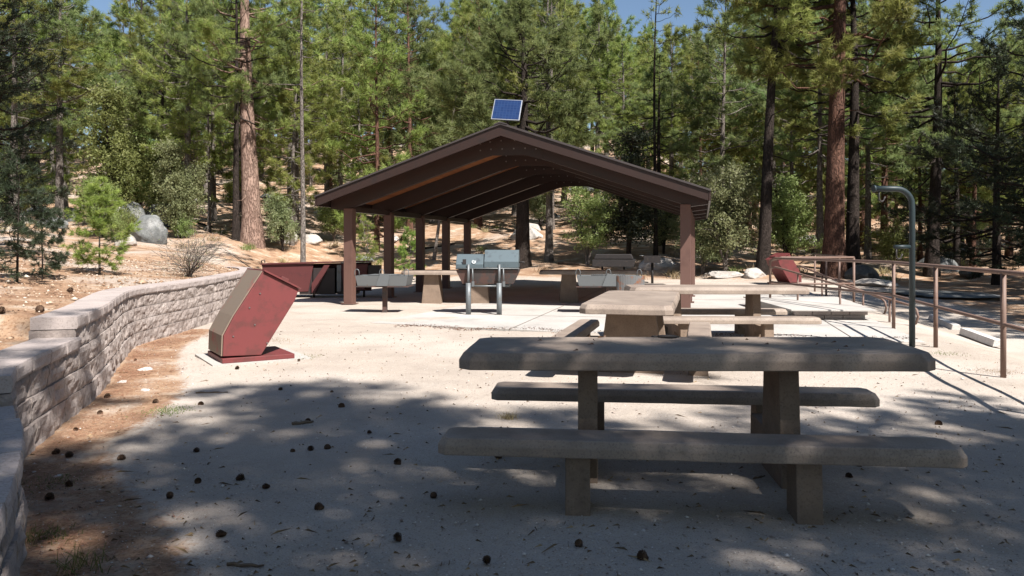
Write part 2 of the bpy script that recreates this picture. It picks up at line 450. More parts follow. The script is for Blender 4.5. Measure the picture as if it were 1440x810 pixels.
t = NT('decking'); v = t.coord((1, .08, 1)); n1 = t.noise(v, 9, 5); n2 = t.noise(v, 60, 4)
c = t.mix(t.ramp(n1, [(.35, (0,0,0)), (.65, (1,1,1))]), (.48,.19,.07), (.34,.125,.05)); c = t.mix(t.math('MULTIPLY', n2, .4), c, (.12,.05,.03))
M['decking'] = t.done(t.bsdf(c, .6))
build_shelter()
# solar panel on its own short mast
def build_solar():
    x, y = -.067+.06*.9716-.42*.2368, 17.01-.06*.2368-.42*.9716; z = 3.92
    root = empty('solar_panel', (x, y, z), AX+R(6)); tag(root, 'small tilted blue solar panel mounted on the ridge of the shelter roof', 'solar panel')
    b = MB(); b.tube([(0,.1,-.06),(0,.1,.24)], .025); b.box((0,.08,.24), (.3,.04,.03)); b.build('mast', M['beam_paint'], root)
    rot = Matrix.Rotation(R(58), 3, 'X') 
    t = NT('solar_cells'); v = t.coord((1,1,1)); br = t.n('ShaderNodeTexBrick'); br.offset = 0
    br.inputs['Scale'].default_value = 1; br.inputs['Brick Width'].default_value = .068; br.inputs['Row Height'].default_value = .068; br.inputs['Mortar Size'].default_value = .003
    br.inputs['Color1'].default_value = (.008,.022,.075,1); br.inputs['Color2'].default_value = (.010,.028,.09,1); br.inputs['Mortar'].default_value = (.022,.045,.11,1); t.l(v, br.inputs['Vector'])
    cells = t.done(t.bsdf(br.outputs[0], .25, 0, None, .5))
    for nm, size, zz, mat in (('frame', (.60,.56,.03), 0, M['silver']), ('cells', (.57,.53,.006), .0165, cells)):
        b = MB(); b.box((0,0,zz), size, bevel=.002); o = b.build(nm, mat, root); o.location = (0, .0, .30); o.rotation_euler = (R(58), R(4), 0)
build_solar()

# ------------------------------------------------------------------ picnic tables
def slab_profile(L, W, T, z, ch=.07, inset=.035):
    """plank slab with cut corners; underside a little larger than the top"""
    b = bmesh.new()
    def ring(L, W, z, c): 
        x, y = L/2, W/2
        return [b.verts.new(p) for p in ((-x+c,-y,z),(x-c,-y,z),(x,-y+c,z),(x,y-c,z),(x-c,y,z),(-x+c,y,z),(-x,y-c,z),(-x,-y+c,z))]
    r0 = ring(L, W, z-T, ch); r1 = ring(L, W, z-T*.45, ch); r2 = ring(L-inset*1.6, W-inset, z, ch)
    b.faces.new(r0[::-1]); b.faces.new(r2)
    for a, c in ((r0, r1), (r1, r2)):
        for i in range(8): b.faces.new((a[i], a[(i+1)%8], c[(i+1)%8], c[i]))
    bmesh.ops.bevel(b, geom=b.edges[:], offset=.006, segments=2, affect='EDGES', profile=.5)
    bmesh.ops.subdivide_edges(b, edges=[e for e in b.edges if e.calc_length() > .12], cuts=14, use_grid_fill=True)
    sd = (L*7.3+z) % 5
    for v_ in b.verts:
        q_ = v_.co*6+Vector((sd*9, sd, 0)); v_.co.z += .002*noise.noise(q_)+.001*noise.noise(q_*4); v_.co.y += .003*noise.noise(q_+Vector((7,0,0)))
    m = MB(); m._join(b); return m
def make_table(x, y, rz, label, L=2.5, W=.80, tilt=0, leg_x=.56, ped=.46, benches=True, th=.056, bL=None):
    root = empty('picnic_table', (x, y, 0), rz); tag(root, label, 'picnic table', 'concrete picnic tables')
    o = slab_profile(L, W, .095, 0).build('tabletop', M['concrete_table'], root); o.location = (0,0,.765); o.rotation_euler = (0, -tilt, 0)
    for s in (-1, 1) if benches else ():
        o = slab_profile(bL or L, .27, .085, 0, .04, .03).build('bench', M['concrete_table'], root); o.location = (.01+s*.05 if bL else 0, s*.70, .385)
    for s in (-1, 1):
        X = s*leg_x
        b = MB()
        h = ped/2
        if benches: b.prism([(-h*1.12, -.04), (h*1.12, -.04), (h*.82, .668), (-h*.82, .668)], X-th, X+th, 'x', bevel=.008)
        else: b.prism([(X-th*1.15, -.04), (X+th*1.15, -.04), (X+th*.8, .668), (X-th*.8, .668)], -h, h, 'y', bevel=.008)
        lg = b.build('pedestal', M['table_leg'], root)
        if not benches: continue
        b = MB()
        for q in (-1, 1):
            o_ = q*.05 if bL else 0
            b.prism([(q*.59, -.04), (q*.80, -.04), (q*.775, .30), (q*.60, .30)], X-.062+o_, X+.062+o_, 'x', bevel=.006)
        b.box((X, 0, .19), (.10, 1.2, .11), bevel=.006)
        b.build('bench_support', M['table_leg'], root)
    return root
make_table(1.01, 4.62, -R(5.5), 'nearest concrete picnic table, in dappled shade with a small dark object on its top', tilt=R(.7), L=2.57, bL=2.55)
make_table(1.40, 8.86, -R(13.7)+R(90), 'concrete picnic table standing end on between the nearest table and the one behind it', W=.92, ped=.62)
make_table(2.90, 11.25, -R(1.5), 'sunlit concrete picnic table seen broadside in front of the right shelter post')
make_table(-1.30, 18.35, AX+R(11), 'picnic table under the shelter roof behind the covered grill on two posts', ped=.5, W=.8, benches=False, th=.2)
make_table(1.90, 18.5, AX+R(11), 'picnic table under the shelter roof behind the rust stained grill', ped=.5, W=.8, benches=False, th=.2)
# dark hinge-like object lying on the near table
b = MB(); b.tube([(-.055,0,0),(-.03,.004,0),(.03,-.004,0),(.06,0,0)], [.007,.011,.012,.009], 8); b.tube([(-.055,0,0),(-.075,.012,0),(-.09,.004,0),(-.075,-.008,0),(-.055,0,0)], .005, 6); b.tube([(.055,.0,0),(.075,.006,0)], .006, 6)
tag(b.build('folded_tool', M['black_iron'], None, (.955, 4.83, .786), R(-8)), 'small black folded tool lying on top of the nearest picnic table', 'tool')

# ------------------------------------------------------------------ leaning red bins
def bin_profile():
    P0 = Vector((-3.27, 8.84)); e = Vector((.85, .53)).normalized(); pts = []
    for px, py in ((314,503),(368,501),(415,425),(421,408),(371,383),(330,446),(315,474)):
        k = (px-720)/FPX; t = (k*P0.y-P0.x)/(e.x-k*e.y); Y = P0.y+e.y*t
        pts.append((t, EYE-(py-HZ)/FPX*Y))
    return pts
BIN = bin_profile()
def make_bin(x, y, rz, label, group, width=.82):
    root = empty('trash_bin', (x, y, H(x,y)+.0), rz); tag(root, label, 'trash bin', group)
    w = width
    b = MB(); b.prism(BIN, 0.02, w-.02, 'y', bevel=.006); b.build('body', M['red'], root)
    # rear wrap sheet: follows the back (left) edge of the profile, faded paint
    back = [BIN[4], BIN[5], BIN[6], BIN[0]]
    b = MB()
    off = [(-.012,.006),(-.014,.0),(-.015,0),(-.015,0)]
    outer = [(p[0]+o[0], p[1]+o[1]) for p, o in zip(back, off)]
    inner = [(p[0]-.002, p[1]) for p in back]
    for i in range(3):
        b.prism([outer[i], outer[i+1], inner[i+1], inner[i]], .05, w-.05, 'y')
    b.build('back_sheet', M['red_faded'], root)
    # sloping chute lid on the upper right edge
    a, c = Vector(BIN[3]), Vector(BIN[4]); d = (c-a); n = Vector((-d.y, d.x)).normalized()
    if n.y < 0: n = -n
    b = MB(); b.prism([tuple(a+n*.004-d*.03), tuple(c+n*.004), tuple(c+n*.022), tuple(a+n*.022-d*.03)], -.01, w+.01, 'y'); lid = b.build('lid', M['red'], root)
    p0, p1 = a+d*.32, a+d*.52
    b = MB(); b.prism([tuple(p0+n*.024), tuple(p1+n*.024), tuple(p1+n*.05), tuple(p0+n*.055)], w*.05, w*.5, 'y', bevel=.004); b.build('handle', M['red'], lid)
    b = MB(); b.box((.405, w/2, .028), (.82, w+.02, .055), bevel=.006); b.build('base_plate', M['red'], root)
    b = MB()
    for (px_, pz_) in ((.36,.42),(.12,.3),(.42,.78),(.3,.62),(.5,.2)):
        b.tube([(px_, .022, pz_), (px_, .010, pz_)], .009, 8)
    b.build('rivets', M['bolt'], root)
    return root
rb = make_bin(-3.27, 8.84, math.atan2(.53, .85), 'leaning brick red metal trash bin on a base plate beside the retaining wall', None)
b = MB(); b.prism([(-.12,-.06),(1.0,-.06),(1.0,1.0),(-.12,1.0)], -.02, .012, 'z'); o = b.build('bin_pad', M['slab'], None, (-3.27, 8.84, 0), math.atan2(.53,.85)); tag(o, kind='structure')
rb.location.z = .012
gx_, gy_ = 9.55, 27.0
make_bin(gx_, gy_, R(12), 'distant leaning red trash bin beyond the far railing near a big trunk', None).rotation_euler.z = R(180+12)

# long red container left of the shelter
M['red_shaded'] = painted('red_shaded', (.095,.024,.024), (.07,.02,.02), .4, .6)  # darker red, with the container's slight shade put into the colour
def build_dumpster():
    x0, y0 = -6.45, 20.2
    root = empty('bin_enclosure', (x0, y0, 0), R(1.5)); tag(root, 'long low red steel container with dark open bays behind the leaning bin', 'container')
    b = MB(); b.prism([(0,.83),(2.72,.90),(2.72,.84),(1.8,.1),(1.02,.1),(.9,.2),(0,.14)][:3]+[(2.72,.14),(0,.10)], .55, .62, 'y'); b.build('back_panel', M['red_shaded'], root)
    b = MB(); b.box((1.36,.30,.90), (2.78,.70,.03), Matrix.Rotation(-R(1.4),3,'Y')); b.build('top_sheet', M['red_shaded'], root)
    b = MB(); b.prism([(0,.86),(1.32,.88),(1.18,.16),(.1,.12),(0,.3)], .0, .03, 'y'); b.build('front_panel', M['red_shaded'], root)
    b = MB(); b.prism([(2.1,.16),(2.62,.2),(2.72,.86),(2.0,.86)], .0, .03, 'y'); b.build('side_panel', M['red_shaded'], root)
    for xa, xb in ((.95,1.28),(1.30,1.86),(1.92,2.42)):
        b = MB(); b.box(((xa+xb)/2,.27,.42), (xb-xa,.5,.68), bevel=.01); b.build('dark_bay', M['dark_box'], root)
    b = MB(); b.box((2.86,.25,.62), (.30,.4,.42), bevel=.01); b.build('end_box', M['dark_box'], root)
    b = MB(); b.prism([(1.28,.12),(1.36,.12),(1.74,.84),(1.60,.84),(1.28,.36)], -.05, -.01, 'y'); b.build('brace', M['red_shaded'], root)
    b = MB(); b.box((1.98,-.03,.5), (.11,.03,.68)); b.build('grey_strip', M['grill_post'], root)
    for xx in (.2, 1.3, 2.1, 2.6):
        b = MB(); b.tube([(xx,.1,-.02),(xx,.1,.2)], .03, 8); b.build('foot', M['dark_box'], root)
    b = MB(); b.tube([(-.02,.1,.8),(-.05,.1,.95),(.03,.1,.97),(.04,.1,.9)], .018, 6); b.build('hook', M['dark_box'], root)
build_dumpster()

# ------------------------------------------------------------------ grills
def loop(b, x, y, z, w=.07, h=.14, r=.008, ax='x'):
    P = []
    for k in range(9):
        a = math.pi*k/8; P.append((x+math.cos(a)*w, y, z+h*.5+math.sin(a)*h*.5) if ax == 'x' else (x, y+math.cos(a)*w, z+h*.5+math.sin(a)*h*.5))
    b.tube([(P[0][0],P[0][1],z)]+P+[(P[-1][0],P[-1][1],z)], r, 6)
def tray(W, D, Hh, t=.012, bot=.8):
    """open firebox, four sloped walls and a floor"""
    b = bmesh.new()
    def ring(w, d, z): return [b.verts.new(p) for p in ((-w/2,-d/2,z),(w/2,-d/2,z),(w/2,d/2,z),(-w/2,d/2,z))]
    o0, o1 = ring(W*bot, D*bot, 0), ring(W, D, Hh); i1, i0 = ring(W-2*t, D-2*t, Hh), ring(W*bot-2*t, D*bot-2*t, t)
    b.faces.new(o0[::-1]); b.faces.new(i0)
    for a, c in ((o0,o1),(o1,i1),(i1,i0)):
        for i in range(4): b.faces.new((a[i],a[(i+1)%4],c[(i+1)%4],c[i]))
    m = MB(); m._join(b); return m
def make_open_grill(x, y, rz, label, W=1.05, D=.62, rusty=False):
    root = empty('pedestal_grill', (x, y, 0), rz); tag(root, label, 'grill')
    o = tray(W, D, .20, .012, .92).build('firebox', M['steel'], root); o.location = (0,0,.55)
    b = MB(); b.box((0,0,.535), (W*1.02,D*.95,.02)); b.build('ash_shelf', M['grill_body'], root)
    b = MB()
    for k in range(16): b.tube([(-W/4+.0+W*.5*k/15-.0, -D/2+.03, .765), (-W/4+W*.5*k/15, D/2-.03, .765)], .006, 5)
    b.tube([(-W*.27,-D/2+.05,.76),(W*.27,-D/2+.05,.76)], .007, 5); b.tube([(-W*.27,D/2-.05,.76),(W*.27,D/2-.05,.76)], .007, 5)
    b.build('grate', M['steel'], root)
    b = MB(); b.prism([(-W*.1,.55),(W*.12,.55),(W*.16,.77),(-W*.02,.80)], -D/2-.016, -D/2-.002, 'y')
    b.build('side_plate', M['rust'] if rusty else M['steel'], root)
    for X in (-W/2+.03, W/2-.03, 0):
        b = MB(); loop(b, X, -D/2+.03, .74, .045, .14, .008); b.build('handle', M['steel'], root)
    b = MB(); b.box((0,0,.26), (.09,.09,.56), bevel=.006); b.build('post', M['grill_body'], root)
    return root
def make_wide_grill(x, y, rz, label):
    root = make_open_grill(x, y, rz, label, 1.25, .62, False)
    b = MB()                                                  # round ribbed rusty fire ring end
    n = 34
    for k in range(n):
        a0 = math.pi*1.0 + math.pi*k/n
        rr = .27 + (.006 if k % 2 else 0)
        p = [(.42+math.cos(a)*rr_, -.30+math.sin(a)*rr_*.45) for a in (a0, a0+math.pi/n) for rr_ in (rr,)]
        q = [(.42+math.cos(a)*(rr-.012), -.30+math.sin(a)*(rr-.012)*.45) for a in (a0+math.pi/n, a0)]
        b.prism(p+q, .42, .76, 'z')
    b.build('ribbed_guard', M['rust'], root)
    return root
make_open_grill(-2.55, 15.7, R(-4), 'open grey pedestal grill on one post in front of the left shelter post')
make_wide_grill(1.92, 15.6, R(-6), 'wide open grill with a rust stained ribbed end behind the end on table')
def build_big_grill():
    root = empty('covered_grill', (-.46, 15.5, 0), R(-3)); tag(root, 'large covered grill with two grey blue lids standing on two posts', 'grill')
    lid_prof = lambda D, h: [(-D/2,0),(D/2,0),(D/2,h*.55),(D/4,h),(-D/4*.8,h),(-D/2,h*.35)]
    o = tray(1.24,.60,.27,.012,.80).build('firebox', M['grill_body'], root); o.location = (0,0,.60)
    b = MB(); b.prism(lid_prof(.62,.29), -.62, -.08, 'x', bevel=.012); l1 = b.build('lid', M['lid'], root); l1.location = (0,0,.885); l1['label'] = 'lower lid with a white mark'
    b = MB(); b.prism(lid_prof(.64,.345), -.065, .60, 'x', bevel=.006); l2 = b.build('lid', M['lid'], root); l2.location = (0,0,.915); l2['label'] = 'higher boxy lid standing slightly open'
    b = MB()                                                   # white swirl mark and dark label on the lower lid
    for k in range(14):
        a = k*.5; r = .012+.0022*k
        b.box((-.27+math.cos(a)*r, -.317, .15+math.sin(a)*r), (.016,.006,.016))
    b.build('white_mark', M['white_mark'], l1)
    b = MB(); b.box((-.45,-.317,.15), (.07,.006,.09)); b.build('dark_sticker', M['black_iron'], l1)
    b = MB(); b.tube([(-.62,-.33,.90),(.62,-.33,.90)], .012, 6); b.build('rim_bar', M['steel'], root)
    for X in (-.37, .23):
        b = MB(); b.tube([(X,-.33,-.03),(X,-.33,.62)], .052, 14); p = b.build('post', M['grill_post'], root)
        b = MB(); b.tube([(X,-.33,.60),(X,-.33,.98)], .026, 10); b.tube([(X+.09,-.34,.62),(X+.08,-.34,.9)], .014, 8); b.box((X+.09,-.33,.6), (.05,.05,.10), bevel=.005); b.build('clamp_rod', M['steel'], p)
    b = MB(); b.tube([(-.37,-.33,.56),(.23,-.33,.56)], .017, 8); b.build('cross_bar', M['steel'], root)
    b = MB(); b.tube([(.60,0,1.02),(.70,0,1.02),(.70,0,.98)], .014, 6); b.build('handle', M['black_iron'], root)
    b = MB()
    b.box((.37,0,.56), (.10,.4,.05)); b.build('bracket', M['steel'], root)
build_big_grill()
def back_grill(x, y, label, W, wide):
    root = empty('park_grill', (x, y, H(x,y)), R(-10)); tag(root, label, 'grill')
    if wide:
        b = MB(); b.prism([(-W/2,.52),(W/2,.52),(W/2+.08,.78),(-W/2-.0,.78)], -.3, .3, 'y', bevel=.01); b.build('firebox', M['black_iron'], root)
        b = MB(); b.prism([(-W/2+.05,.80),(W/2,.80),(W/2-.08,.98),(-W/2+.12,.98)], -.26, .26, 'y', bevel=.02); b.build('lid', M['black_iron'], root)
        for X in (-.4,.4):
            b = MB(); b.tube([(X,0,-.05),(X,0,.53)], .04, 8); b.build('post', M['black_iron'], root)
    else:
        o = tray(W,.4,.25,.01,.95).build('firebox', M['black_iron'], root); o.location = (0,0,.72)
        b = MB(); b.tube([(0,0,-.05),(0,0,.73)], .045, 8); b.build('post', M['black_iron'], root)
        b = MB(); b.tube([(-W/2,-.1,.97),(-W/2-.15,-.1,.97)], .012, 6); b.build('handle', M['steel'], root)
back_grill(3.75, 29.0, 'long black covered grill standing behind the shelter', 1.5, True)
back_grill(4.95, 27.6, 'small black box grill on a single post behind the shelter', .6, False)

# ------------------------------------------------------------------ railing, steps, hook post
def rail_run():
    root = empty('handrail', (*xy(3.0, 9.0), 0)); tag(root, 'long brown pipe railing with posts running from the steps to the right edge', 'railing')
    inv = Vector(root.location)
    def P(u, v, z): x, y = xy(u, v); return Vector((x, y, z)) - inv
    posts = [(3.0, 2.1), (3.0, 4.4), (3.0, 6.7), (3.0, 9.0), (3.0, 11.4), (3.0, 13.75)]
    corner = Vector((5.66, 17.15, 0)) - inv
    for (u, v) in posts:
        b = MB(); b.tube([P(u,v,-.05), P(u,v,1.06)], .028, 12); b.build('post', M['rail'], root)
    b = MB(); b.tube([corner+Vector((0,0,.0)), corner+Vector((0,0,.98)), corner+Vector((.02,-.03,1.04)), corner+Vector((.08,-.12,1.07)), P(3,13.75,1.075), P(3,2.0,1.075)], .026, 12); b.build('top_rail', M['rail'], root)
    b = MB(); b.tube([corner+Vector((0,0,.55)), P(3,13.75,.54), P(3,2.0,.54)], .022, 10); b.build('middle_rail', M['rail'], root)
rail_run()
def far_rail():
    pts = [xy(3.25, 18.6), xy(3.25, 20.5), xy(3.25, 22.6), xy(3.25, 24.8)]
    root = empty('handrail', (*pts[0], 0)); tag(root, 'short brown pipe railing beyond the steps with a mid rail', 'railing')
    o = Vector(root.location)
    for p in pts:
        b = MB(); b.tube([Vector((*p,-.3))-o, Vector((*p,1.06))-o], .027, 10); b.build('post', M['rail'], root)
    a, c = Vector((*pts[0],0))-o, Vector((*pts[-1],0))-o
    for z, nm in ((1.08,'top_rail'),(.5,'middle_rail')):
        b = MB(); b.tube([a+Vector((0,0,z)), c+Vector((0,0,z))], .024, 10); b.build(nm, M['rail'], root)
    # link back to the landing
    b = MB(); b.tube([Vector((-1.9,-.1,1.0)), Vector((-1.6,0,1.08)), a+Vector((0,0,1.08))], .024, 10); b.build('return_rail', M['rail'], root)
    b = MB(); b.tube([Vector((-1.9,-.1,.5)), a+Vector((0,0,.5))], .022, 10); b.build('return_rail', M['rail'], root)
far_rail()
def stair_rail(x0, y0, z0, x1, y1, z1, label, n=3):
    root = empty('stair_handrail', (x0, y0, 0)); tag(root, label, 'handrail')
    a, c = Vector((0,0,z0)), Vector((x1-x0, y1-y0, z1)); d = (c-a)
    dh = Vector((d.x, d.y, 0)).normalized()
    e = [c, c+dh*.10+Vector((0,0,-.06)), c+dh*.14+Vector((0,0,-.18)), c+dh*.09+Vector((0,0,-.30)), c-dh*.04+Vector((0,0,-.36)), c-dh*.22+Vector((0,0,-.36))]
    b = MB(); b.tube([a-dh*.12+Vector((0,0,-.03)), a]+e, .021, 10); b.build('rail', M['rail'], root)
    for k in range(n):
        s = (k+.6)/n; p = a+d*s; b = MB(); b.tube([Vector((p.x,p.y,p.z-.98 if k < n-1 else p.z-.62)), p], .021, 8); b.build('post', M['rail'], root)
stair_rail(5.75, 17.1, .88, 6.95, 13.6, .30, 'near stair handrail sloping down with a curled lower end', 3)
stair_rail(7.0, 19.0, .85, 7.7, 16.3, .24, 'far stair handrail sloping down with a curled lower end', 2)
# stone step and landing
b = MB()
x0, y0 = 5.0, 14.2
for k in range(4):
    for r in range(2):
        b.box((x0+.17+k*.335+(.12 if r else 0), y0+.1, .04+r*.085), (.325,.22,.08), bevel=.010)
root = empty('stone_step', (0,0,0), 0); b.build('facing_blocks', M['cap'], root)
b = MB(); b.prism([(5.0,14.0),(6.48,13.9),(7.3,17.6),(5.2,17.6)], .172, .20, 'z', bevel=.006); b.build('tread', M['slab'], root)
b = MB(); b.prism([(5.05,14.32),(6.42,14.22),(7.2,17.5),(5.25,17.5)], -.05, .17, 'z'); b.build('fill', M['slab'], root)
tag(root, 'low landing step faced with grey stone blocks in front of the corner rail post', 'step')
def hook_post():
    x, y = 5.32, 10.4; root = empty('hook_post', (x, y, 0), R(5)); tag(root, 'tall dark green post bent over at the top with a hook on its side arm', 'lantern post')
    P = [(0,0,-.1),(0,0,1.82)]
    for k in range(1, 7):
        a = math.pi/2*k/6; P.append((-.22+.22*math.cos(a), 0, 1.88+.22*math.sin(a)))
    P += [(-.52,0,2.10)]
    b = MB(); b.tube(P, .038, 14); b.build('pipe', M['hook_paint'], root)
    b = MB(); b.tube([(-.03,0,1.33),(-.25,0,1.33)], .027, 10); arm = b.build('side_arm', M['hook_paint'], root)
    def hook(zc, xc):
        q = [(xc,0,zc+.09),(xc,0,zc+.02)]+[(xc+.035-.035*math.cos(t_), 0, zc-.01-.04*math.sin(t_)) for t_ in [0,.6,1.2,1.8,2.4,3.0]]+[(xc+.085,0,zc+.015)]
        m = MB(); m.tube(q, .011, 6); return m
    hook(1.22, -.22).build('hook', M['black_iron'], arm); hook(1.98, -.46).build('hook', M['black_iron'], root)
    b = MB(); b.tube([(-.515,0,2.10),(-.545,0,2.10)], .048, 12); b.build('end_cap', M['hook_paint'], root)
hook_post()
for (xa, ya, xb, yb, lab) in ((8.58,15.1,9.35,17.4,'white concrete wheel stop farther along the parking surface'), (7.78,12.5,8.30,14.35,'white concrete wheel stop nearer the lantern post')):
    L = math.hypot(xb-xa, yb-ya)
    b = MB(); b.prism([(-.09,0),(.09,0),(.065,.11),(-.065,.11)], -L/2, L/2, 'y', bevel=.008)
    x, y = (xa+xb)/2, (ya+yb)/2
    tag(b.build('wheel_stop', M['white_conc'], None, (x, y, H(x,y)+.005), -math.atan2(xb-xa, yb-ya)), lab, 'wheel stop', 'concrete wheel stops')

# ------------------------------------------------------------------ rocks and logs
def rock_mesh(seed, sub=4, rough=.35):
    b = bmesh.new(); bmesh.ops.create_icosphere(b, subdivisions=sub, radius=1)
    for v in b.verts:
        p = v.co.normalized(); q = p*1.1+Vector((seed*3.1,0,0))
        # facet: clamp against random planes
        r = 1 + rough*noise.noise(q) + .16*noise.noise(q*3.1) + .06*noise.noise(q*9)
        v.co = p*r
    rr = random.Random(seed)
    for _ in range(11):
        n = Vector((rr.uniform(-1,1), rr.uniform(-1,1), rr.uniform(-.2,1))).normalized(); d = rr.uniform(.62,.92)
        for v in b.verts:
            k = v.co.dot(n)-d
            if k > 0: v.co -= n*k*.96
    me = bpy.data.meshes.new('rock'); b.to_mesh(me); b.free()
    me.polygons.foreach_set('use_smooth', [True]*len(me.polygons)); return me
ROCKS = [rock_mesh(s) for s in range(5)]
def rock(px, py, w, h, mat, label, k=0, group=None, dy=None, name='boulder', cat='rock'):
    x, y = on_ground(px, py); s = y/FPX
    me = ROCKS[k % 5].copy(); me.materials.clear()
    o = link_mesh(name, me, M[mat]); o.location = (x, y, H(x,y)+h*s*.35)
    o.scale = (w*s/2, (dy or w*.7)*s/2, h*s*.62); o.rotation_euler = (0,0,rng.uniform(0,.6)); tag(o, label, cat, group); return o
rock(208, 340, 50, 46, 'rock_grey', 'largest grey boulder right behind the young pine on the left bank', 0)
rock(158, 318, 60, 45, 'rock_pale', 'pale rounded boulder partly hidden behind the young pine', 1)
rock(232, 318, 42, 34, 'rock_grey', 'slanted grey boulder at the foot of a thin dark trunk on the left bank', 2)
rock(403, 342, 34, 26, 'rock_pale', 'jagged pale rock right of the thick leaning trunk', 3)
rock(438, 343, 30, 16, 'rock_pale', 'smooth white rock beside the thin grey trunk', 4)
rock(186, 322, 40, 44, 'rock_grey', 'upright grey boulder touching the largest grey boulder', 4)
rock(178, 345, 34, 18, 'rock_pale', 'low pale rock at the foot of the largest grey boulder', 2)
rock(100, 312, 30, 22, 'rock_grey', 'grey rock in the shade at the left of the bank', 2)
rock(1208, 392, 58, 22, 'rock_dark', 'dark rounded boulder beyond the far railing', 1)
rock(1368, 388, 42, 13, 'rock_dark', 'low dark boulder behind the right hand railing', 3)
rock(1225, 402, 52, 12, 'rock_pale', 'flat pale rock in front of the dark boulder', 0, dy=90)
rock(1322, 414, 120, 5, 'rock_grey', 'broad flat grey rock slab lying in the shade beyond the railing', 2, dy=170)
rock(1022, 390, 50, 9, 'rock_pale', 'flat sunlit rock right of the shelter', 2)
def fallen(p0, p1, r, label, mat='log'):
    (x0,y0),(x1,y1) = on_ground(*p0), on_ground(*p1)
    n = 8; P = []
    for i in range(n+1):
        t = i/n; x, y = x0+(x1-x0)*t, y0+(y1-y0)*t; P.append(Vector((x, y, H(x,y)+r*.8+.03*math.sin(t*7))))
    o0 = P[0].copy(); b = MB(); b.tube([p-o0 for p in P], [r*(1-.4*i/n) for i in range(n+1)], 10)
    tag(b.build('fallen_log', M[mat], None, o0), label, 'log', None)
fallen((1222,352), (1300,354), .16, 'pale fallen log lying left of the lantern post crossarm')
fallen((1328,351), (1418,353), .17, 'fallen log lying right of the dark leaning trunk')
fallen((1140,356), (1215,350), .12, 'thin fallen log behind the thick brown trunk')
for i, (a, c_, l) in enumerate([((786,372),(858,380),'thin fallen branch across the slope behind the right shelter table'),((560,352),(640,345),'thin fallen trunk low on the orange slope'),((660,318),(716,332),'dark fallen branch higher on the orange slope'),((236,306),(300,322),'fallen branch lying across the left bank')]):
    fallen(a, c_, .07, l, 'bark_dark' if i % 2 else 'log')

# ------------------------------------------------------------------ trees
def tubes_np(chains, n=5):
    """chains: list of (pts(k,3), radii(k)) -> V,F quads"""
    Vs, Fs, base = [], [], 0
    ang = np.arange(n)*2*np.pi/n
    for pts, rad in chains:
        pts = np.asarray(pts); k = len(pts)
        d = np.gradient(pts, axis=0); d /= np.linalg.norm(d, axis=1, keepdims=True)+1e-9
        ref = np.where(np.abs(d[:, 2:3]) > .8, np.array([[1.,0,0]]), np.array([[0,0,1.]]))
        a = np.cross(d, ref); a /= np.linalg.norm(a, axis=1, keepdims=True)+1e-9
        c = np.cross(d, a)
        r = np.asarray(rad)[:, None, None]
        ring = pts[:, None, :] + r*(a[:, None, :]*np.cos(ang)[None, :, None] + c[:, None, :]*np.sin(ang)[None, :, None])
        Vs.append(ring.reshape(-1, 3))
        i = np.arange(k-1)[:, None]*n + np.arange(n)[None, :]; j = np.arange(k-1)[:, None]*n + (np.arange(n)[None, :]+1) % n
        Fs.append(np.stack([i, j, j+n, i+n], -1).reshape(-1, 4)+base); base += k*n
    return np.concatenate(Vs), np.concatenate(Fs)
def tuft_blades(C, D, L, W, nb, g, up=.25):
    """C (n,3) tuft centres, D (n,3) directions, nb blades each -> V,F,tint"""
    n = len(C)
    d = D[:, None, :] + g.normal(0, .85, (n, nb, 3)); d[..., 2] += up
    d /= np.linalg.norm(d, axis=2, keepdims=True)+1e-9
    ln = L*g.uniform(.65, 1.15, (n, nb, 1)); side = np.cross(d, g.normal(0, .75, (n, nb, 3))+np.array([.25,-.35,.8])); side /= np.linalg.norm(side, axis=2, keepdims=True)+1e-9
    c = C[:, None, :] + g.normal(0, L*.12, (n, nb, 3))
    a = c + side*W/2; b_ = c - side*W/2; e = c + d*ln
    Vv = np.stack([a, b_, e], 2).reshape(-1, 3); Ff = np.arange(n*nb*3).reshape(-1, 3)
    tint = np.repeat(np.clip(g.normal(.45, .22, n), 0, 1), nb*3)
    return Vv, Ff, tint
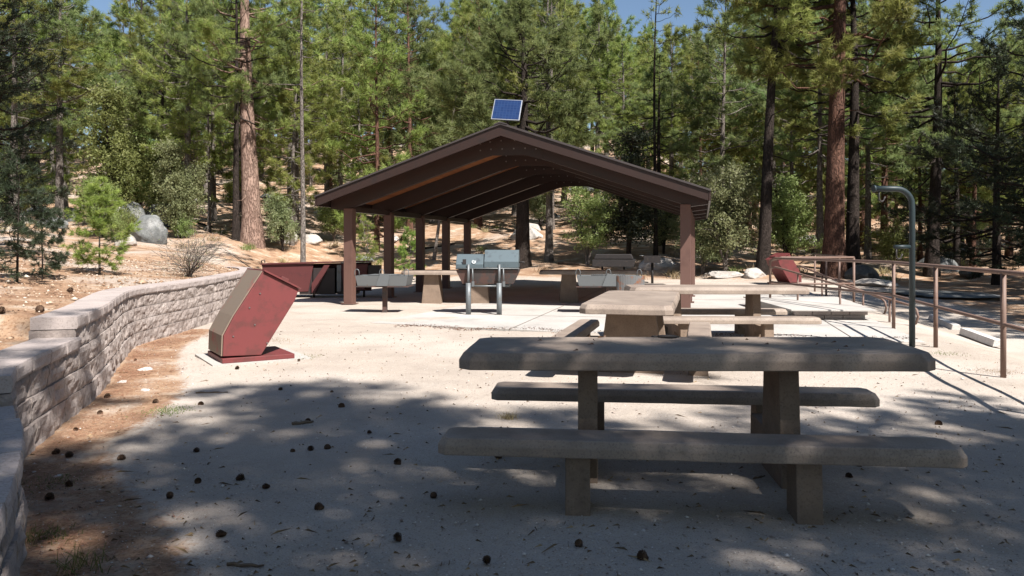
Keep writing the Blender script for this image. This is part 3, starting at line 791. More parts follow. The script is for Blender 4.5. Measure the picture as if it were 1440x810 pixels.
def pine_mesh(seed, Ht, cb, Rad, r0, nbr=None, lean=0, tuftL=.24, W=.026, nb=13, dens=1., shape='cone', dead=4, kink=.12, curve=.5):
    g = np.random.default_rng(seed)
    zs = np.linspace(-.4, Ht, 22)
    ph = g.uniform(0, 6, 4)
    cx = lean*np.maximum(zs, 0) + kink*np.sin(zs*.35+ph[0])*(zs/Ht).clip(0); cy = kink*np.sin(zs*.29+ph[1])*(zs/Ht).clip(0)
    rad = r0*(1-.93*(zs.clip(0)/Ht)**.95)
    rad[0] *= 1.35; rad[1] *= 1.18
    chains = [(np.stack([cx, cy, zs], 1), rad)]
    big = tubes_np(chains, 14)
    n = nbr or int((Ht-cb)*5.0)
    br = []; C = []; D = []
    for i in range(n):
        t = (i+g.uniform(0,1))/n; z = cb+(Ht-cb)*t*.985
        prof = (1-t)**.6*(.55+.9*min(t*3.2, 1)/1.45) if shape == 'cone' else (.45+.8*math.sin(math.pi*min(t*1.15+.1,1)))*(1-t**3)
        Lb = max(.35, Rad*prof*g.uniform(.55, 1.15)); az = g.uniform(0, 2*np.pi); el = R(-12+62*t+g.uniform(-12, 12))
        dr = np.array([math.cos(az)*math.cos(el), math.sin(az)*math.cos(el), math.sin(el)])
        x0 = np.interp(z, zs, cx); y0 = np.interp(z, zs, cy)
        s = np.linspace(0, 1, 7)[:, None]
        wob = g.normal(0, .06*Lb, (7, 3))*s
        P = np.array([x0, y0, z]) + dr*Lb*s + np.array([0,0,1])*(curve*.35*Lb*s**2 - .10*Lb*np.sin(np.pi*s)) + wob
        rb = min(.018+.020*Lb, np.interp(z, zs, rad)*.6)
        br.append((P, np.linspace(rb*.72, .007, 7)))
        nt = max(3, int(Lb*3.6*dens))
        for k in range(nt):
            ss = g.uniform(.40, 1)**.7; bp = np.array([np.interp(ss, s[:,0], P[:, j]) for j in range(3)])
            sd = np.cross(dr, [0,0,1])*(1 if g.random() < .5 else -1) + dr*.7 + g.normal(0, .35, 3); sd /= np.linalg.norm(sd)
            tl = (.25+.30*Lb*(1-ss))*g.uniform(.5, 1.2); ep = bp + sd*tl + np.array([0,0,.12*tl])
            br.append((np.stack([bp, (bp+ep)/2+g.normal(0,.02,3), ep]), np.array([.011, .008, .005])))
            m = max(2, int(tl/.16))
            for q in range(m):
                f = (q+1)/m; C.append(bp+(ep-bp)*f+g.normal(0,.04,3)); D.append(sd)
        C.append(P[-1]); D.append(dr)
    for i in range(dead):                       # bare lower limbs
        z = g.uniform(cb*.35, cb); az = g.uniform(0, 6.28); Lb = g.uniform(.4, 1.6)
        dr = np.array([math.cos(az), math.sin(az), g.uniform(-.4,.1)]); s = np.linspace(0,1,5)[:,None]
        P = np.array([np.interp(z, zs, cx), np.interp(z, zs, cy), z]) + dr*Lb*s + g.normal(0,.07,(5,3))*s
        br.append((P, np.linspace(.03, .006, 5)))
    V2, F2 = tubes_np(br, 4)
    V1, F1 = big
    tm = np_mesh('trunk', np.concatenate([V1, V2]), np.concatenate([F1, F2+len(V1)]), smooth=True)
    C = np.array(C); D = np.array(D)
    Vv, Ff, tint = tuft_blades(C, D, tuftL, W, nb, g)
    cm = np_mesh('crown', Vv, Ff, {'tint': tint})
    return tm, cm
def leafy_mesh(seed, Ht, Rad, r0, n_stem=5, ncl=160, per=34, leaf=.055, zmin=.25, flat=1.0):
    g = np.random.default_rng(seed); ch = []; C = []
    for s_ in range(n_stem):
        az = g.uniform(0, 6.28); sp = g.uniform(.15, .65)*Rad; hh = Ht*g.uniform(.6, .98)
        t = np.linspace(0, 1, 8)[:, None]
        P = np.array([[math.cos(az)*sp, math.sin(az)*sp, hh]])*np.concatenate([t**1.2, t**1.2, t], 1) + g.normal(0, .05*Ht**.5, (8,3))*t
        P[0, 2] = -.15; ch.append((P, np.linspace(r0, r0*.18, 8)))
        for k in range(max(4, ncl//n_stem)):
            ss = g.uniform(zmin, 1); bp = np.array([np.interp(ss, t[:,0], P[:, j]) for j in range(3)])
            d = g.normal(0, 1, 3); d[2] = abs(d[2])*.6-.1; d /= np.linalg.norm(d)
            L = Rad*g.uniform(.25, .75)*(1.15-.6*ss); ep = bp+d*L*np.array([1,1,flat]); ep[2] = max(ep[2], .12)
            ch.append((np.stack([bp, (bp+ep)/2+g.normal(0,.04,3), ep]), np.array([r0*.22, r0*.14, .004])))
            C.append(ep); C.append(bp+(ep-bp)*.7)
    V1, F1 = tubes_np(ch, 5); tm = np_mesh('trunk', V1, F1, smooth=True)
    C = np.array(C); n = len(C)
    c = C[:, None, :] + g.normal(0, .15*max(.6, Rad*.5), (n, per, 3)); 
    a = g.normal(0, 1, (n, per, 3)); a /= np.linalg.norm(a, axis=2, keepdims=True); b_ = np.cross(a, g.normal(0,1,(n,per,3))); b_ /= np.linalg.norm(b_, axis=2, keepdims=True)
    sz = leaf*g.uniform(.6, 1.3, (n, per, 1))
    Vv = np.stack([c-a*sz, c+b_*sz*.5, c+a*sz, c-b_*sz*.5], 2).reshape(-1, 3); Vv[:, 2] = np.maximum(Vv[:, 2], .02)
    cm = np_mesh('crown', Vv, np.arange(len(Vv)).reshape(-1, 4), {'tint': np.repeat(np.clip(g.normal(.45,.22,n),0,1), per*4)})
    return tm, cm
def with_mat(me, mat):
    c = me.copy(); c.materials.clear(); c.materials.append(mat); return c
_cache = {}
def plant(var, x, y, scale, rz, label, cat, group, bark_m, leaf_m, name='pine_tree', sxy=None, tilt=0, crown_name='crown', trunk_name='trunk', dz=0):
    key = (id(var[0]), bark_m, leaf_m)
    if key not in _cache: _cache[key] = (with_mat(var[0], M[bark_m]), with_mat(var[1], M[leaf_m]))
    tm, cm = _cache[key]
    root = empty(name, (x, y, H(x, y)-.03+dz), rz); root.scale = (sxy or scale, sxy or scale, scale); root.rotation_euler = (0, tilt, rz) 
    tag(root, label, cat, group)
    link_mesh(trunk_name, tm, None, root); link_mesh(crown_name, cm, None, root)
    return root
PINES = [pine_mesh(s, Ht, cb, Rad, r0, dens=dn*1.25, shape=sh, tuftL=tl*1.08, W=.029, nb=19, nbr=int((Ht-cb)*6.5)) for s, Ht, cb, Rad, r0, dn, sh, tl in (
    (11, 13, 1.6, 2.9, .17, 1.0, 'cone', .26), (12, 14, 3.6, 3.2, .20, .9, 'cone', .28), (13, 11, .8, 2.6, .13, 1.1, 'cone', .24),
    (14, 15, 5.8, 3.4, .22, 1.0, 'round', .28), (15, 12, 2.4, 2.8, .15, 1.1, 'cone', .26), (16, 16, 6.8, 3.6, .24, .9, 'round', .30))]
YOUNG = [pine_mesh(31, 3.0, .35, 1.0, .035, nbr=38, tuftL=.17, W=.015, nb=40, dens=2.4, dead=2, kink=.05, curve=.8), pine_mesh(32, 3.4, .3, 1.1, .04, nbr=32, tuftL=.20, W=.013, nb=26, dens=2.0, dead=0, kink=.05, curve=.8)]
OAKS = [leafy_mesh(41, 5.0, 1.9, .10, 4, 150, 40, .06), leafy_mesh(42, 3.6, 1.7, .06, 6, 150, 40, .05), leafy_mesh(43, 6.5, 2.4, .12, 3, 190, 44, .07)]
SHRUB = [leafy_mesh(51, 1.5, 1.2, .03, 9, 130, 30, .035, .15), leafy_mesh(52, 1.0, 1.0, .02, 10, 110, 26, .03, .1)]
BARE = leafy_mesh(53, .8, 1.1, .009, 26, 330, 1, .012, .12)
occupied = []
def hero(px, py, scale_h, var, label, bark_m, leaf_m, sxy=None, tilt=0, Y=None, rz=0, name='pine_tree', cat='tree', group=None, **kw):
    if Y: x, y = (px-720)/FPX*Y, Y
    else: x, y = on_ground(px, py)
    occupied.append((x, y)); return plant(var, x, y, scale_h, rz, label, cat, group, bark_m, leaf_m, name, sxy, tilt, **kw)

T1 = pine_mesh(61, 19, 5.6, 3.4, .49, nbr=60, dens=1.7, shape='round', tuftL=.28, W=.02, nb=22, dead=9, lean=-.035)
hero(355, 344, 1, T1, 'thick reddish trunked ponderosa pine leaning slightly left on the bank', 'bark_red', 'needle')
T2 = pine_mesh(62, 21, 7.2, 4.2, .40, nbr=84, dens=1.8, shape='round', tuftL=.30, W=.024, nb=22, dead=5, lean=.022)
hero(1172, 390, 1, T2, 'thickest brown trunked pine on the right behind the lantern post', 'bark_brown', 'needle')
T3 = pine_mesh(63, 17, 8.5, 3.6, .25, nbr=64, dens=1.8, shape='round', dead=8, lean=.05, nb=20)
hero(1073, 386, 1, T3, 'slender dark trunked pine leaning right just right of the shelter', 'bark_dark', 'needle')
T4 = pine_mesh(64, 15, 5.2, 3.0, .28, nbr=60, dens=1.8, shape='round', dead=5, nb=20)
hero(1199, 384, 1, T4, 'dark trunked pine immediately right of the thickest brown trunk', 'bark_dark', 'needle')
hero(1310, 388, 1, pine_mesh(65, 15, 4.0, 3.6, .27, nbr=70, dens=1.7, nb=20, shape='round', dead=6, lean=.03), 'dark leaning pine behind the right railing with low boughs', 'bark_dark', 'needle_blue')
T5 = pine_mesh(66, 12.5, 4.3, 3.9, .36, nbr=78, dens=1.7, shape='round', tuftL=.29, W=.026, nb=22, dead=3)
hero(735, 376, 1, T5, 'spreading dark branched pine rising behind the solar panel', 'bark_dark', 'needle_blue')
TH = pine_mesh(67, 14, 7.5, 1.6, .10, nbr=26, dens=.9, dead=5)
hero(426, 344, 1, TH, 'thin pale grey trunk standing right of the thick leaning pine', 'bark_grey', 'needle', Y=27)
hero(264, 326, 1, PINES[1], 'grey trunked pine left of the thick leaning pine', 'bark_grey', 'needle')
hero(332, 338, 1, PINES[3], 'slim dark trunk just behind the left edge of the thick leaning pine', 'bark_dark', 'needle_blue', sxy=.8)
hero(294, 326, .9, TH, 'spindly grey trunk between the grey pine and the thick leaning pine', 'bark_grey', 'needle')
hero(228, 312, 1, PINES[4], 'dark trunked pine behind the slanted grey boulder', 'bark_dark', 'needle_blue')
hero(140, 386, .50, YOUNG[0], 'bright green young pine on the bank above the retaining wall', 'bark_grey', 'needle_young', name='young_pine', sxy=.60)
hero(60, 392, .40, YOUNG[0], 'dim young pine in the shade at the far left of the bank', 'bark_dark', 'needle_shaded', name='young_pine', rz=2)
hero(24, 398, .48, YOUNG[1], 'taller shaded young pine cut by the left edge', 'bark_dark', 'needle_shaded', name='young_pine', rz=1)
hero(516, 372, .62, YOUNG[1], 'young pine seen just right of the front left shelter post', 'bark_grey', 'needle_young', name='young_pine', Y=27)
hero(578, 372, .60, YOUNG[0], 'young pine seen between the second and third left shelter posts', 'bark_grey', 'needle_young', name='young_pine', Y=28.5, rz=2)
hero(265, 390, 1, BARE, 'bare grey twiggy shrub just behind the retaining wall', 'bark_grey', 'leaf_pale', name='bare_shrub', cat='shrub', crown_name='crown', trunk_name='stems')
hero(1020, 384, 1.15, OAKS[1], 'rounded grey green bush right of the shelter roof end', 'bark_grey', 'leaf_pale', name='bush', cat='bush', crown_name='leaves', trunk_name='stems')
hero(988, 386, .8, OAKS[1], 'smaller grey green bush half hidden by the right shelter posts', 'bark_grey', 'leaf_pale', name='bush', cat='bush', rz=2, crown_name='leaves', trunk_name='stems')
hero(826, 374, .8, OAKS[0], 'pale leaved small oak seen under the right half of the shelter roof', 'bark_grey', 'leaf', name='oak_tree')
hero(884, 366, .85, OAKS[2], 'dark multi stemmed oak seen under the right end of the shelter roof', 'bark_dark', 'needle_shaded', name='oak_tree')
hero(1108, 380, .8, OAKS[0], 'green oak between the slender leaning pine and the thickest trunk', 'bark_dark', 'leaf', name='oak_tree', rz=1)
hero(772, 368, 1.0, PINES[1], 'grey trunk seen right of the central pine under the roof', 'bark_grey', 'needle')
hero(840, 300, 1.0, PINES[3], 'tall grey trunk standing high on the slope under the roof gable', 'bark_grey', 'needle')
hero(922, 360, 1.0, TH, 'thin dark trunk seen just left of the right shelter posts', 'bark_dark', 'needle')
hero(610, 366, .8, TH, 'leaning grey trunk seen between the middle left shelter posts', 'bark_grey', 'needle', tilt=R(8))
hero(160, 318, 1.05, OAKS[2], 'tall pale green oak spreading above the boulders on the left', 'bark_dark', 'leaf', name='oak_tree')
hero(225, 314, .9, OAKS[0], 'shorter pale green oak above the slanted grey boulder', 'bark_dark', 'leaf', name='oak_tree')
hero(195, 300, .8, OAKS[2], 'pale green oak filling the gap behind the grey boulders', 'bark_dark', 'leaf', name='oak_tree', rz=3)
hero(470, 340, .75, OAKS[1], 'grey green bush behind the front left roof corner', 'bark_grey', 'leaf', name='bush', cat='bush', crown_name='leaves', trunk_name='stems')
# shaded trees at both sides, the shade put into their dark leaf colour
DK = [pine_mesh(71, 13, .7, 3.0, .22, nbr=95, dens=1.3, tuftL=.24, W=.03, nb=14, dead=0), pine_mesh(72, 10, .9, 3.2, .2, nbr=80, dens=1.3, shape='round', tuftL=.24, W=.03, nb=14, dead=0)]
hero(-40, 390, .6, DK[0], 'darkest low branched evergreen at the far left edge', 'bark_dark', 'needle_shaded', Y=16.5)
hero(-12, 350, .75, DK[0], 'dark evergreen standing behind the shaded young pines', 'bark_dark', 'needle_shaded', Y=22, rz=2)
hero(1402, 372, .78, DK[1], 'dark spreading evergreen at the right edge behind the railing', 'bark_dark', 'needle_shaded', Y=26)
hero(1480, 372, .95, DK[0], 'dark evergreen cut by the right edge', 'bark_dark', 'needle_shaded', Y=23, rz=1)
hero(1345, 350, .8, DK[1], 'dark evergreen farther back behind the leaning dark pine', 'bark_dark', 'needle_shaded', Y=33, rz=3)
# trees behind the viewer whose shade falls on the foreground
SH = pine_mesh(81, 20, 6.0, 4.4, .40, nbr=120, dens=1.7, shape='round', tuftL=.26, W=.03, nb=14, dead=3)
plant(SH, 7.3, -5.5, 1, 0, 'tall pine behind the viewer shading the nearest table', 'tree', None, 'bark_brown', 'needle')
plant(SH, 3.6, -6.6, 1, 2.2, 'tall pine behind the viewer shading the foreground by the wall', 'tree', None, 'bark_brown', 'needle')
plant(SH, 5.2, -4.3, .72, 3.1, 'shorter pine behind the viewer shading the near bench', 'tree', None, 'bark_brown', 'needle')
plant(SH, 11.5, -6.5, .95, 4.1, 'tall pine behind the viewer at the right', 'tree', None, 'bark_brown', 'needle')
for (tv, tx, ty, ts, tl) in ((1, -9.6, 10.6, .95, 'tall unseen pine put in for shade just left of the view'), (1, -13.2, 9.6, 1.0, 'tallest unseen pine put in for shade left of the view'), (0, -15.5, 13.0, 1.0, 'low branched unseen evergreen put in for shade left of the view'),
                         (1, 20.5, 19.0, .85, 'tall unseen pine put in for shade beyond the parking surface'), (1, 17.5, 14.6, .8, 'tall unseen pine put in for shade beside the parking surface'), (0, 24.0, 23.5, 1.1, 'low branched unseen evergreen put in for shade right of the view'), (1, 15.4, 12.6, .8, 'tall unseen pine put in for shade nearest the parking surface'), (1, 25.5, 19, .9, 'tall unseen pine put in for shade farthest right of the view')):
    plant(SH if tv else DK[0], tx, ty, ts, tx, tl, 'tree', None, 'bark_dark', 'needle_shaded')  # unseen trees put in beyond both edges to shade the dark trees
BEH = [(-14,-3),(-11,-11),(-5,-16),(1.5,-17),(8,-17),(14.5,-15),(19,-8),(17,-1.5),(22,5),(-17,4),(-20,-8),(-9,-22),(4,-24),(12,-23),(23,-16),(25,-3)]
for k, (tx, ty) in enumerate(BEH):
    plant(PINES[k % 6], tx, ty, 1.15, k*1.3, 'pine in the stand behind the viewer', 'tree', 'pines in the stand behind the viewer', 'bark_brown', 'needle')

# forest on the slope
SPECIES = [('green pine in the dense stand on the slope', 'needle', 'pines in the dense stand on the slope'),
           ('bluish green pine in the dense stand on the slope', 'needle_blue', 'bluish pines in the dense stand on the slope')]
BK = {'bark_grey': 'grey trunked ', 'bark_brown': 'brown trunked ', 'bark_dark': 'dark trunked '}
def top_row(px):
    pts = [(-300,-120),(0,-100),(380,-90),(430,-40),(575,-60),(600,40),(635,45),(660,-60),(840,-50),(870,30),(900,25),(935,45),(1000,40),(1025,-60),(1230,-60),(1260,10),(1290,62),(1400,70),(1440,40),(1700,-60)]
    return float(np.interp(px, [p[0] for p in pts], [p[1] for p in pts]))
count = 0; tries = 0
while count < 285 and tries < 16000:
    tries += 1
    px = random.uniform(-160, 1600); Y = 30 + 88*random.random()**1.2
    x = (px-720)/FPX*Y; y = Y
    u, v = uv(x, y)
    if v < 31 or (x > 6 and v < 36): continue
    if 660 < px < 900 and Y < 42 and random.random() < .75: continue
    if any((x-a)**2+(y-c)**2 < (1.7+Y*.008)**2 for a, c in occupied): continue
    z = H(x, y); tr = top_row(px)+random.uniform(-10, 40)
    Hmax = EYE+(HZ-tr)/FPX*Y - z
    want = random.uniform(10, 21); Ht = min(want, Hmax)
    if Ht < 4: continue
    k = random.choice((0,1,2,3,4,5,0,2,4)) if not (640 < px < 960 and Y < 60) else random.choice((1,3,5)); base = (13,14,11,15,12,16)[k]; s = Ht/base
    bk = random.choice(['bark_grey','bark_grey','bark_brown','bark_dark']); sp = SPECIES[0] if random.random() < .68 else SPECIES[1]
    plant(PINES[k], x, y, s, random.uniform(0, 6.28), BK[bk]+sp[0], 'tree', BK[bk]+sp[2], bk, sp[1], sxy=max(s, .72)*random.uniform(.9, 1.15), tilt=random.gauss(0, .02))
    occupied.append((x, y)); count += 1
# undergrowth shrubs and rocks on the slope
ns = 0
while ns < 46:
    px = random.uniform(-60, 1500); Y = random.uniform(28, 70); x = (px-720)/FPX*Y; u, v = uv(x, Y)
    if v < 29.5 or (660 < px < 900 and Y < 36): continue
    k = random.random()
    if k < .55: plant(random.choice(SHRUB), x, Y, random.uniform(.6,1.3), random.uniform(0,6), 'low green shrub on the slope under the pines', 'shrub', 'low shrubs on the slope', 'bark_grey', 'leaf', 'shrub', crown_name='leaves', trunk_name='stems')
    else: plant(random.choice(OAKS), x, Y, random.uniform(.5,.9), random.uniform(0,6), 'scrubby oak growing under the pines on the slope', 'tree', 'scrub oaks on the slope', 'bark_dark', random.choice(['leaf','leaf_pale']), 'oak_tree')
    ns += 1
for i in range(60):
    px = random.uniform(-60, 1500); Y = random.uniform(26, 75); x = (px-720)/FPX*Y; u, v = uv(x, Y)
    if v < 28.6: continue
    me = ROCKS[i % 5].copy(); o = link_mesh('rock', me, M[random.choice(['rock_pale','rock_pale','rock_grey'])]); s = random.uniform(.15,.6)*(1+Y/90)
    o.location = (x, Y, H(x, Y)+s*.15); o.scale = (s*random.uniform(.8,1.5), s, s*random.uniform(.45,.7)); o.rotation_euler = (0,0,random.uniform(0,6))
    tag(o, 'weathered rock lying on the needle covered slope', 'rock', 'rocks on the slope')

# ------------------------------------------------------------------ ground scatter
def cone_mesh():
    b = bmesh.new()
    n, rings = 9, 8
    core = bmesh.ops.create_icosphere(b, subdivisions=2, radius=.022)['verts']
    for v in core: v.co.z *= 1.35
    for r in range(rings):
        t = r/(rings-1); zr = -.030+.062*t; rad = .034*math.sin(math.pi*(.18+.72*(1-t)))+.004
        for k in range(n):
            a = 2*math.pi*(k+.5*(r%2))/n; c, s = math.cos(a), math.sin(a)
            w = .010; i = .012
            P = [(c*i-s*w*.5, s*i+c*w*.5, zr-.004), (c*i+s*w*.5, s*i-c*w*.5, zr-.004), (c*rad+s*w, s*rad-c*w, zr+.006), (c*(rad+.006), s*(rad+.006), zr+.010), (c*rad-s*w, s*rad+c*w, zr+.006)]
            b.faces.new([b.verts.new(p) for p in P])
    me = bpy.data.meshes.new('pine_cone'); b.to_mesh(me); b.free(); me.materials.append(M['cone']); return me
CONE = cone_mesh()
cones = [(97,645),(98,686),(71,706),(277,637),(337,678),(278,680),(437,636),(460,634),(411,637),(394,549),(432,596),(218,569),(172,651),(123,551),(107,606),(466,553),(312,758),(685,792),(420,508),(333,520),(283,572),(60,590),(140,583),(190,508),(520,610),(560,655),(610,700),(560,760),(700,645),(815,770),(480,575),(1240,620),(1195,675),(1320,600),(905,790),(78,640),(150,560),(238,700),(375,690),(450,720)]
for i, (px, py) in enumerate(cones):
    x, y = on_ground(px, py); o = link_mesh('pine_cone', CONE, None); s = random.uniform(.4, .66)
    o.location = (x, y, H(x,y)+.022*s); o.scale = (s,)*3; o.rotation_euler = (random.uniform(0,1.8), random.uniform(0,1.8), random.uniform(0,6))
    tag(o, 'small brown pine cone lying on the ground', 'pine cone', 'pine cones scattered on the ground')
for i in range(14):                                       # cones on the bank
    x = random.uniform(-8.5, -4.2); y = random.uniform(6.2, 11)
    if x > wall_x(y)-.5: continue
    o = link_mesh('pine_cone', CONE, None); o.location = (x, y, H(x,y)+.03); o.scale = (.95,)*3; o.rotation_euler = (1.2, random.uniform(0,2), random.uniform(0,6))
    tag(o, 'brown pine cone lying on the orange bank above the wall', 'pine cone', 'pine cones on the bank')
def stick(px, py, L, rz, r, label):
    x, y = on_ground(px, py); P = [Vector((L*(t-.5), .02*math.sin(t*9)*L, r+.004*math.sin(t*13))) for t in np.linspace(0,1,7)]
    b = MB(); b.tube(P, [r*(.6+.6*math.sin(1+2*k/6)) for k in range(7)], 6); tag(b.build('stick', M['twig'], None, (x, y, H(x,y)), rz), label, 'stick')
stick(345, 797, .16, -.1, .007, 'short stick lying at the bottom edge of the foreground')
stick(426, 597, .16, .5, .012, 'dark broken stick lying in the shade right of the bin')
stick(298, 555, .28, .15, .010, 'flat stick lying beyond the shade edge near the bin')
stick(1068, 675, .10, .6, .006, 'tiny twig lying behind the near bench')
# grass tufts
def grass_tuft(x, y, n, L, W, mat, label, group=None, name='grass_tuft', spread=.08):
    g = np.random.default_rng(int((x+50)*1000) % 9999)
    C = np.stack([g.normal(0, spread, n), g.normal(0, spread, n), np.zeros(n)], 1)
    d = g.normal(0, .38, (n, 3)); d[:, 2] = 1; d /= np.linalg.norm(d, axis=1, keepdims=True)
    ln = L*g.uniform(.4, 1, (n, 1)); sd = np.cross(d, g.normal(0,1,(n,3))); sd /= np.linalg.norm(sd, axis=1, keepdims=True)
    out = d*np.array([1,1,0]); V0 = C-sd*W/2; V1 = C+sd*W/2; m = C+d*ln*.55; V2 = m+sd*W*.35; V3 = m-sd*W*.35; tip = C+d*ln*.9+out*ln*.6
    Vv = np.stack([V0, V1, V2, V3, V3, V2, tip, tip], 1).reshape(-1, 3)
    Ff = np.arange(n*8).reshape(-1, 4)
    me = np_mesh(name, Vv, Ff, {'tint': np.repeat(g.uniform(0,1,n), 8)}); o = link_mesh(name, me, M[mat]); o.location = (x, y, H(x,y)); tag(o, label, 'grass', group); return o
p = on_ground(112, 806); grass_tuft(*p, 70, .13, .004, 'grass', 'wispy green grass tuft at the lower left corner', spread=.05)
p = on_ground(236, 579); grass_tuft(*p, 420, .035, .005, 'grass', 'flat dark green grass patch in the shade near the wall', spread=.09)
p = on_ground(60, 757); grass_tuft(*p, 260, .04, .004, 'grass', 'small green grass patch at the foot of the wall', spread=.07)
p = on_ground(78, 680); grass_tuft(*p, 160, .03, .004, 'grass', 'thin green grass patch in the litter strip by the wall', spread=.08)
for i, (px, py, lab) in enumerate([(390,480,'tiny yellow green grass patch right of the leaning bin'),(432,502,'faint grass patch between the bin and the shade edge'),(1400,524,'thin grass patch at the foot of the right railing post'),(1330,498,'thin grass patch at the foot of the second railing post'),(715,590,'dry grass wisp left of the near table leg')]):
    x, y = on_ground(px, py); grass_tuft(x, y, 160, .03 if i < 4 else .08, .004, 'grass' if i % 2 else 'dry', lab, spread=.12 if i < 4 else .03)
for i in range(70):                                       # dry bunches on the slope
    px = random.uniform(-20, 1440); Y = random.uniform(27, 50); x = (px-720)/FPX*Y
    if uv(x, Y)[1] < 28.4: continue
    grass_tuft(x, Y, 60, .45, .02, random.choice(['dry','dry','grass']), 'dry grass bunch on the slope', 'grass bunches on the slope', spread=.15)
# gravel, fallen needles: too many to count
def scatter(name, N, sampler, maker, mat):
    Vs, Fs, T, base = [], [], [], 0
    for i in range(N):
        x, y = sampler(); V_, F_ = maker(x, y)
        Vs.append(V_); Fs.append(np.asarray(F_)+base); T += [random.random()]*len(V_); base += len(V_)
    me = np_mesh(name, np.concatenate(Vs), np.concatenate(Fs), {'tint': T}); o = link_mesh(name, me, M[mat]); tag(o, kind='stuff'); return o
def near_pt():
    while True:
        Y = 2.7+13*random.random()**1.7; x = random.uniform(-.75, .85)*Y
        u, v = uv(x, Y)
        if x > wall_x(Y)+.03 and u < 3.6 and v < 12.2: return x, Y
OCT = np.array([(1,0,0),(0,1,0),(-1,0,0),(0,-1,0),(0,0,1),(0,0,-.6)]); OF = [(0,1,4),(1,2,4),(2,3,4),(3,0,4),(1,0,5),(2,1,5),(3,2,5),(0,3,5)]
def pebble(x, y):
    s = random.uniform(.0022,.006) if random.random() < .96 else random.uniform(.008,.014)
    V_ = OCT*np.array([s*random.uniform(.8,1.5), s, s*.7])*rng.uniform(.7,1.3,(6,1)); a = random.uniform(0,6); c, s_ = math.cos(a), math.sin(a)
    V_ = V_ @ np.array([[c,-s_,0],[s_,c,0],[0,0,1]]) + np.array([x, y, H(x,y)+.003]); return V_, OF
M['pebble'] = foliage('pebble', (.20,.16,.13), (.42,.36,.31), (.66,.62,.57), 0)
scatter('gravel', 16000, near_pt, pebble, 'pebble')
def strip_pt():
    while True:
        if random.random() < .5:
            y = random.uniform(2.8, 12.5); x = wall_x(y)+.04+abs(random.gauss(0, .30))
        else:
            y = random.uniform(5, 14); x = wall_x(y)-.42-abs(random.gauss(0, 1.8))
        return float(x), y
def needle_lit(x, y):
    a = random.uniform(0, 6.28); L = random.uniform(.04,.10); w = .0018 if y < 8 else .003; c, s = math.cos(a)*L/2, math.sin(a)*L/2; z = H(x,y)+random.uniform(.004,.018)
    return np.array([(x-c+s*w/L*2, y-s-c*w/L*2, z), (x-c-s*w/L*2, y-s+c*w/L*2, z), (x+c, y+s, z+random.uniform(-.006,.010))]), [(0,1,2)]
scatter('needle_litter', 15000, strip_pt, needle_lit, 'litter_needle')
def frag(x, y):
    L = random.uniform(.006,.022) if random.random() < .93 else random.uniform(.03,.07); w = random.uniform(.0012,.003); a = random.uniform(0,6.28); c, s = math.cos(a), math.sin(a); z = H(x,y)+.004
    return np.array([(x-c*L-s*w, y-s*L+c*w, z), (x-c*L+s*w, y-s*L-c*w, z), (x+c*L*.4, y+s*L*.4, z+.012), (x+c*L, y+s*L, z+.002)]), [(0,1,2),(1,3,2)]
M['frag'] = foliage('frag', (.06,.035,.022), (.13,.08,.05), (.26,.17,.10), .05)
scatter('twig_litter', 1500, near_pt, frag, 'frag')
def bank_pt():
    while True:
        Y = random.uniform(5, 26); x = wall_x(Y)-.45-abs(random.gauss(0, 4))
        return float(x), Y
def clod(x, y):
    V_, F_ = pebble(x, y); c_ = np.array([x, y, H(x,y)]); return c_+(V_-c_)*random.uniform(2, 5), F_
M['clod'] = foliage('clod', (.12,.07,.045), (.30,.19,.12), (.52,.45,.38), 0)
scatter('bank_litter', 6000, bank_pt, clod, 'clod')
def edge_pt():
    while True:
        u = random.uniform(-5, 3); v = 11.95+.4*abs(math.sin(u*1.7))+random.gauss(0, .12)
        return xy(u, v)
def top_pt():
    a = -R(5.5); lx, ly = random.uniform(-1.2, 1.2), random.uniform(-.34, .36)
    return 1.01+lx*math.cos(a)-ly*math.sin(a), 4.62+lx*math.sin(a)+ly*math.cos(a)
def top_frag(x, y):
    V_, F_ = frag(x, y); V_ = V_.copy(); V_[:, 2] += .768+(x-1.01)*math.sin(R(.7))-H(x, y); return V_, F_
scatter('needles_on_tabletop', 22, top_pt, top_frag, 'frag')
scatter('drifted_needles', 1800, edge_pt, frag, 'frag')
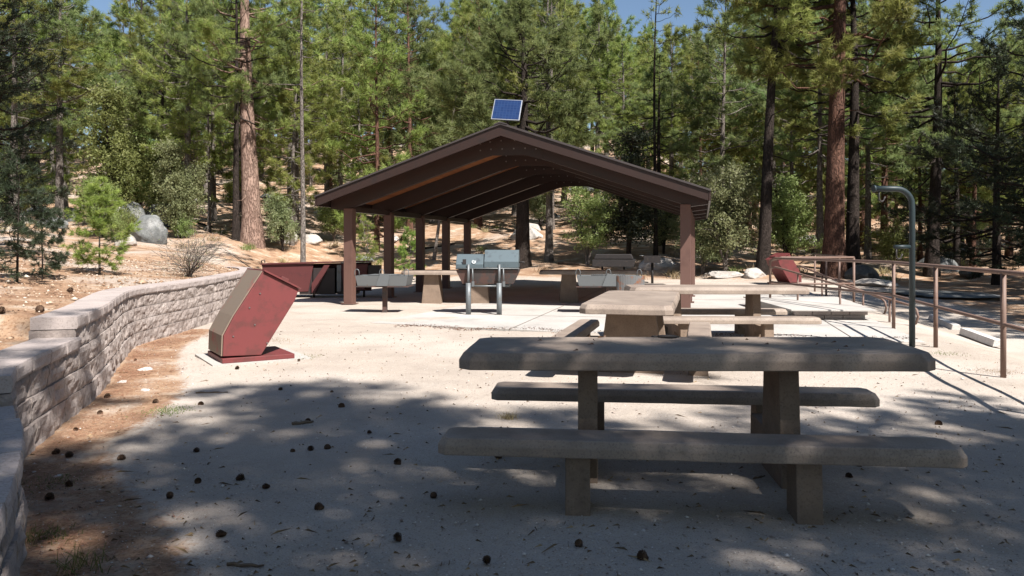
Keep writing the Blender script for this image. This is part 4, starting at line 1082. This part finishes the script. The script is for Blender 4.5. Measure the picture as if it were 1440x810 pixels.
for i, (px, py, w) in enumerate([(205,520,20),(172,538,14),(205,549,13),(82,672,10),(48,665,6),(515,0,0)][:5]):   # pale flat stones in the strip
    x, y = on_ground(px, py); me = ROCKS[i].copy(); o = link_mesh('flat_stone', me, M['white_conc']); s = w*y/FPX/2
    o.location = (x, y, H(x,y)+.004); o.scale = (s, s*1.4, s*.25)
    tag(o, ['largest pale flat stone in the litter strip left of the bin','pale stone touching the wall foot near the bin','pale stone between the wall and the bin pad','small white stone in the litter at the lower left','tiny white stone at the wall foot at the lower left'][i], 'stone', None)

# ------------------------------------------------------------------ camera, sky, sun
cam = bpy.data.cameras.new('camera'); co = bpy.data.objects.new('camera', cam); COL.objects.link(co); sc.camera = co
cam.sensor_width = 36; cam.lens = 36*FPX/1440; cam.shift_y = -(405-HZ)/1440; cam.clip_start = .05; cam.clip_end = 2000
co.location = (0,0,EYE); co.rotation_euler = (R(90), 0, 0)
SUN_EL = R(51); sun_dir = Vector((.60,-.80,0)).normalized()
az = math.atan2(sun_dir.x, sun_dir.y)
w = bpy.data.worlds.new('World'); sc.world = w; w.use_nodes = True
nt = w.node_tree; bg = nt.nodes['Background']; sky = nt.nodes.new('ShaderNodeTexSky'); sky.sky_type = 'NISHITA'; sky.sun_disc = False
sky.sun_elevation = SUN_EL; sky.sun_rotation = az; sky.altitude = 300; sky.air_density = 1.0; sky.dust_density = .3; sky.ozone_density = 1.5
nt.links.new(sky.outputs[0], bg.inputs[0]); bg.inputs[1].default_value = .058
L = bpy.data.lights.new('sun', 'SUN'); L.energy = 5.0; L.angle = R(.53); L.color = (1, .955, .90); lo = bpy.data.objects.new('sun', L); COL.objects.link(lo)
d = Vector((sun_dir.x*math.cos(SUN_EL), sun_dir.y*math.cos(SUN_EL), math.sin(SUN_EL)))
lo.rotation_euler = d.to_track_quat('Z', 'Y').to_euler(); lo.location = (10,-10,20)
sc.view_settings.view_transform = 'Standard'; sc.view_settings.look = 'None'; sc.view_settings.exposure = 1.1; sc.view_settings.gamma = 1
sc.render.engine = 'CYCLES'; sc.cycles.max_bounces = 6; sc.cycles.transparent_max_bounces = 4
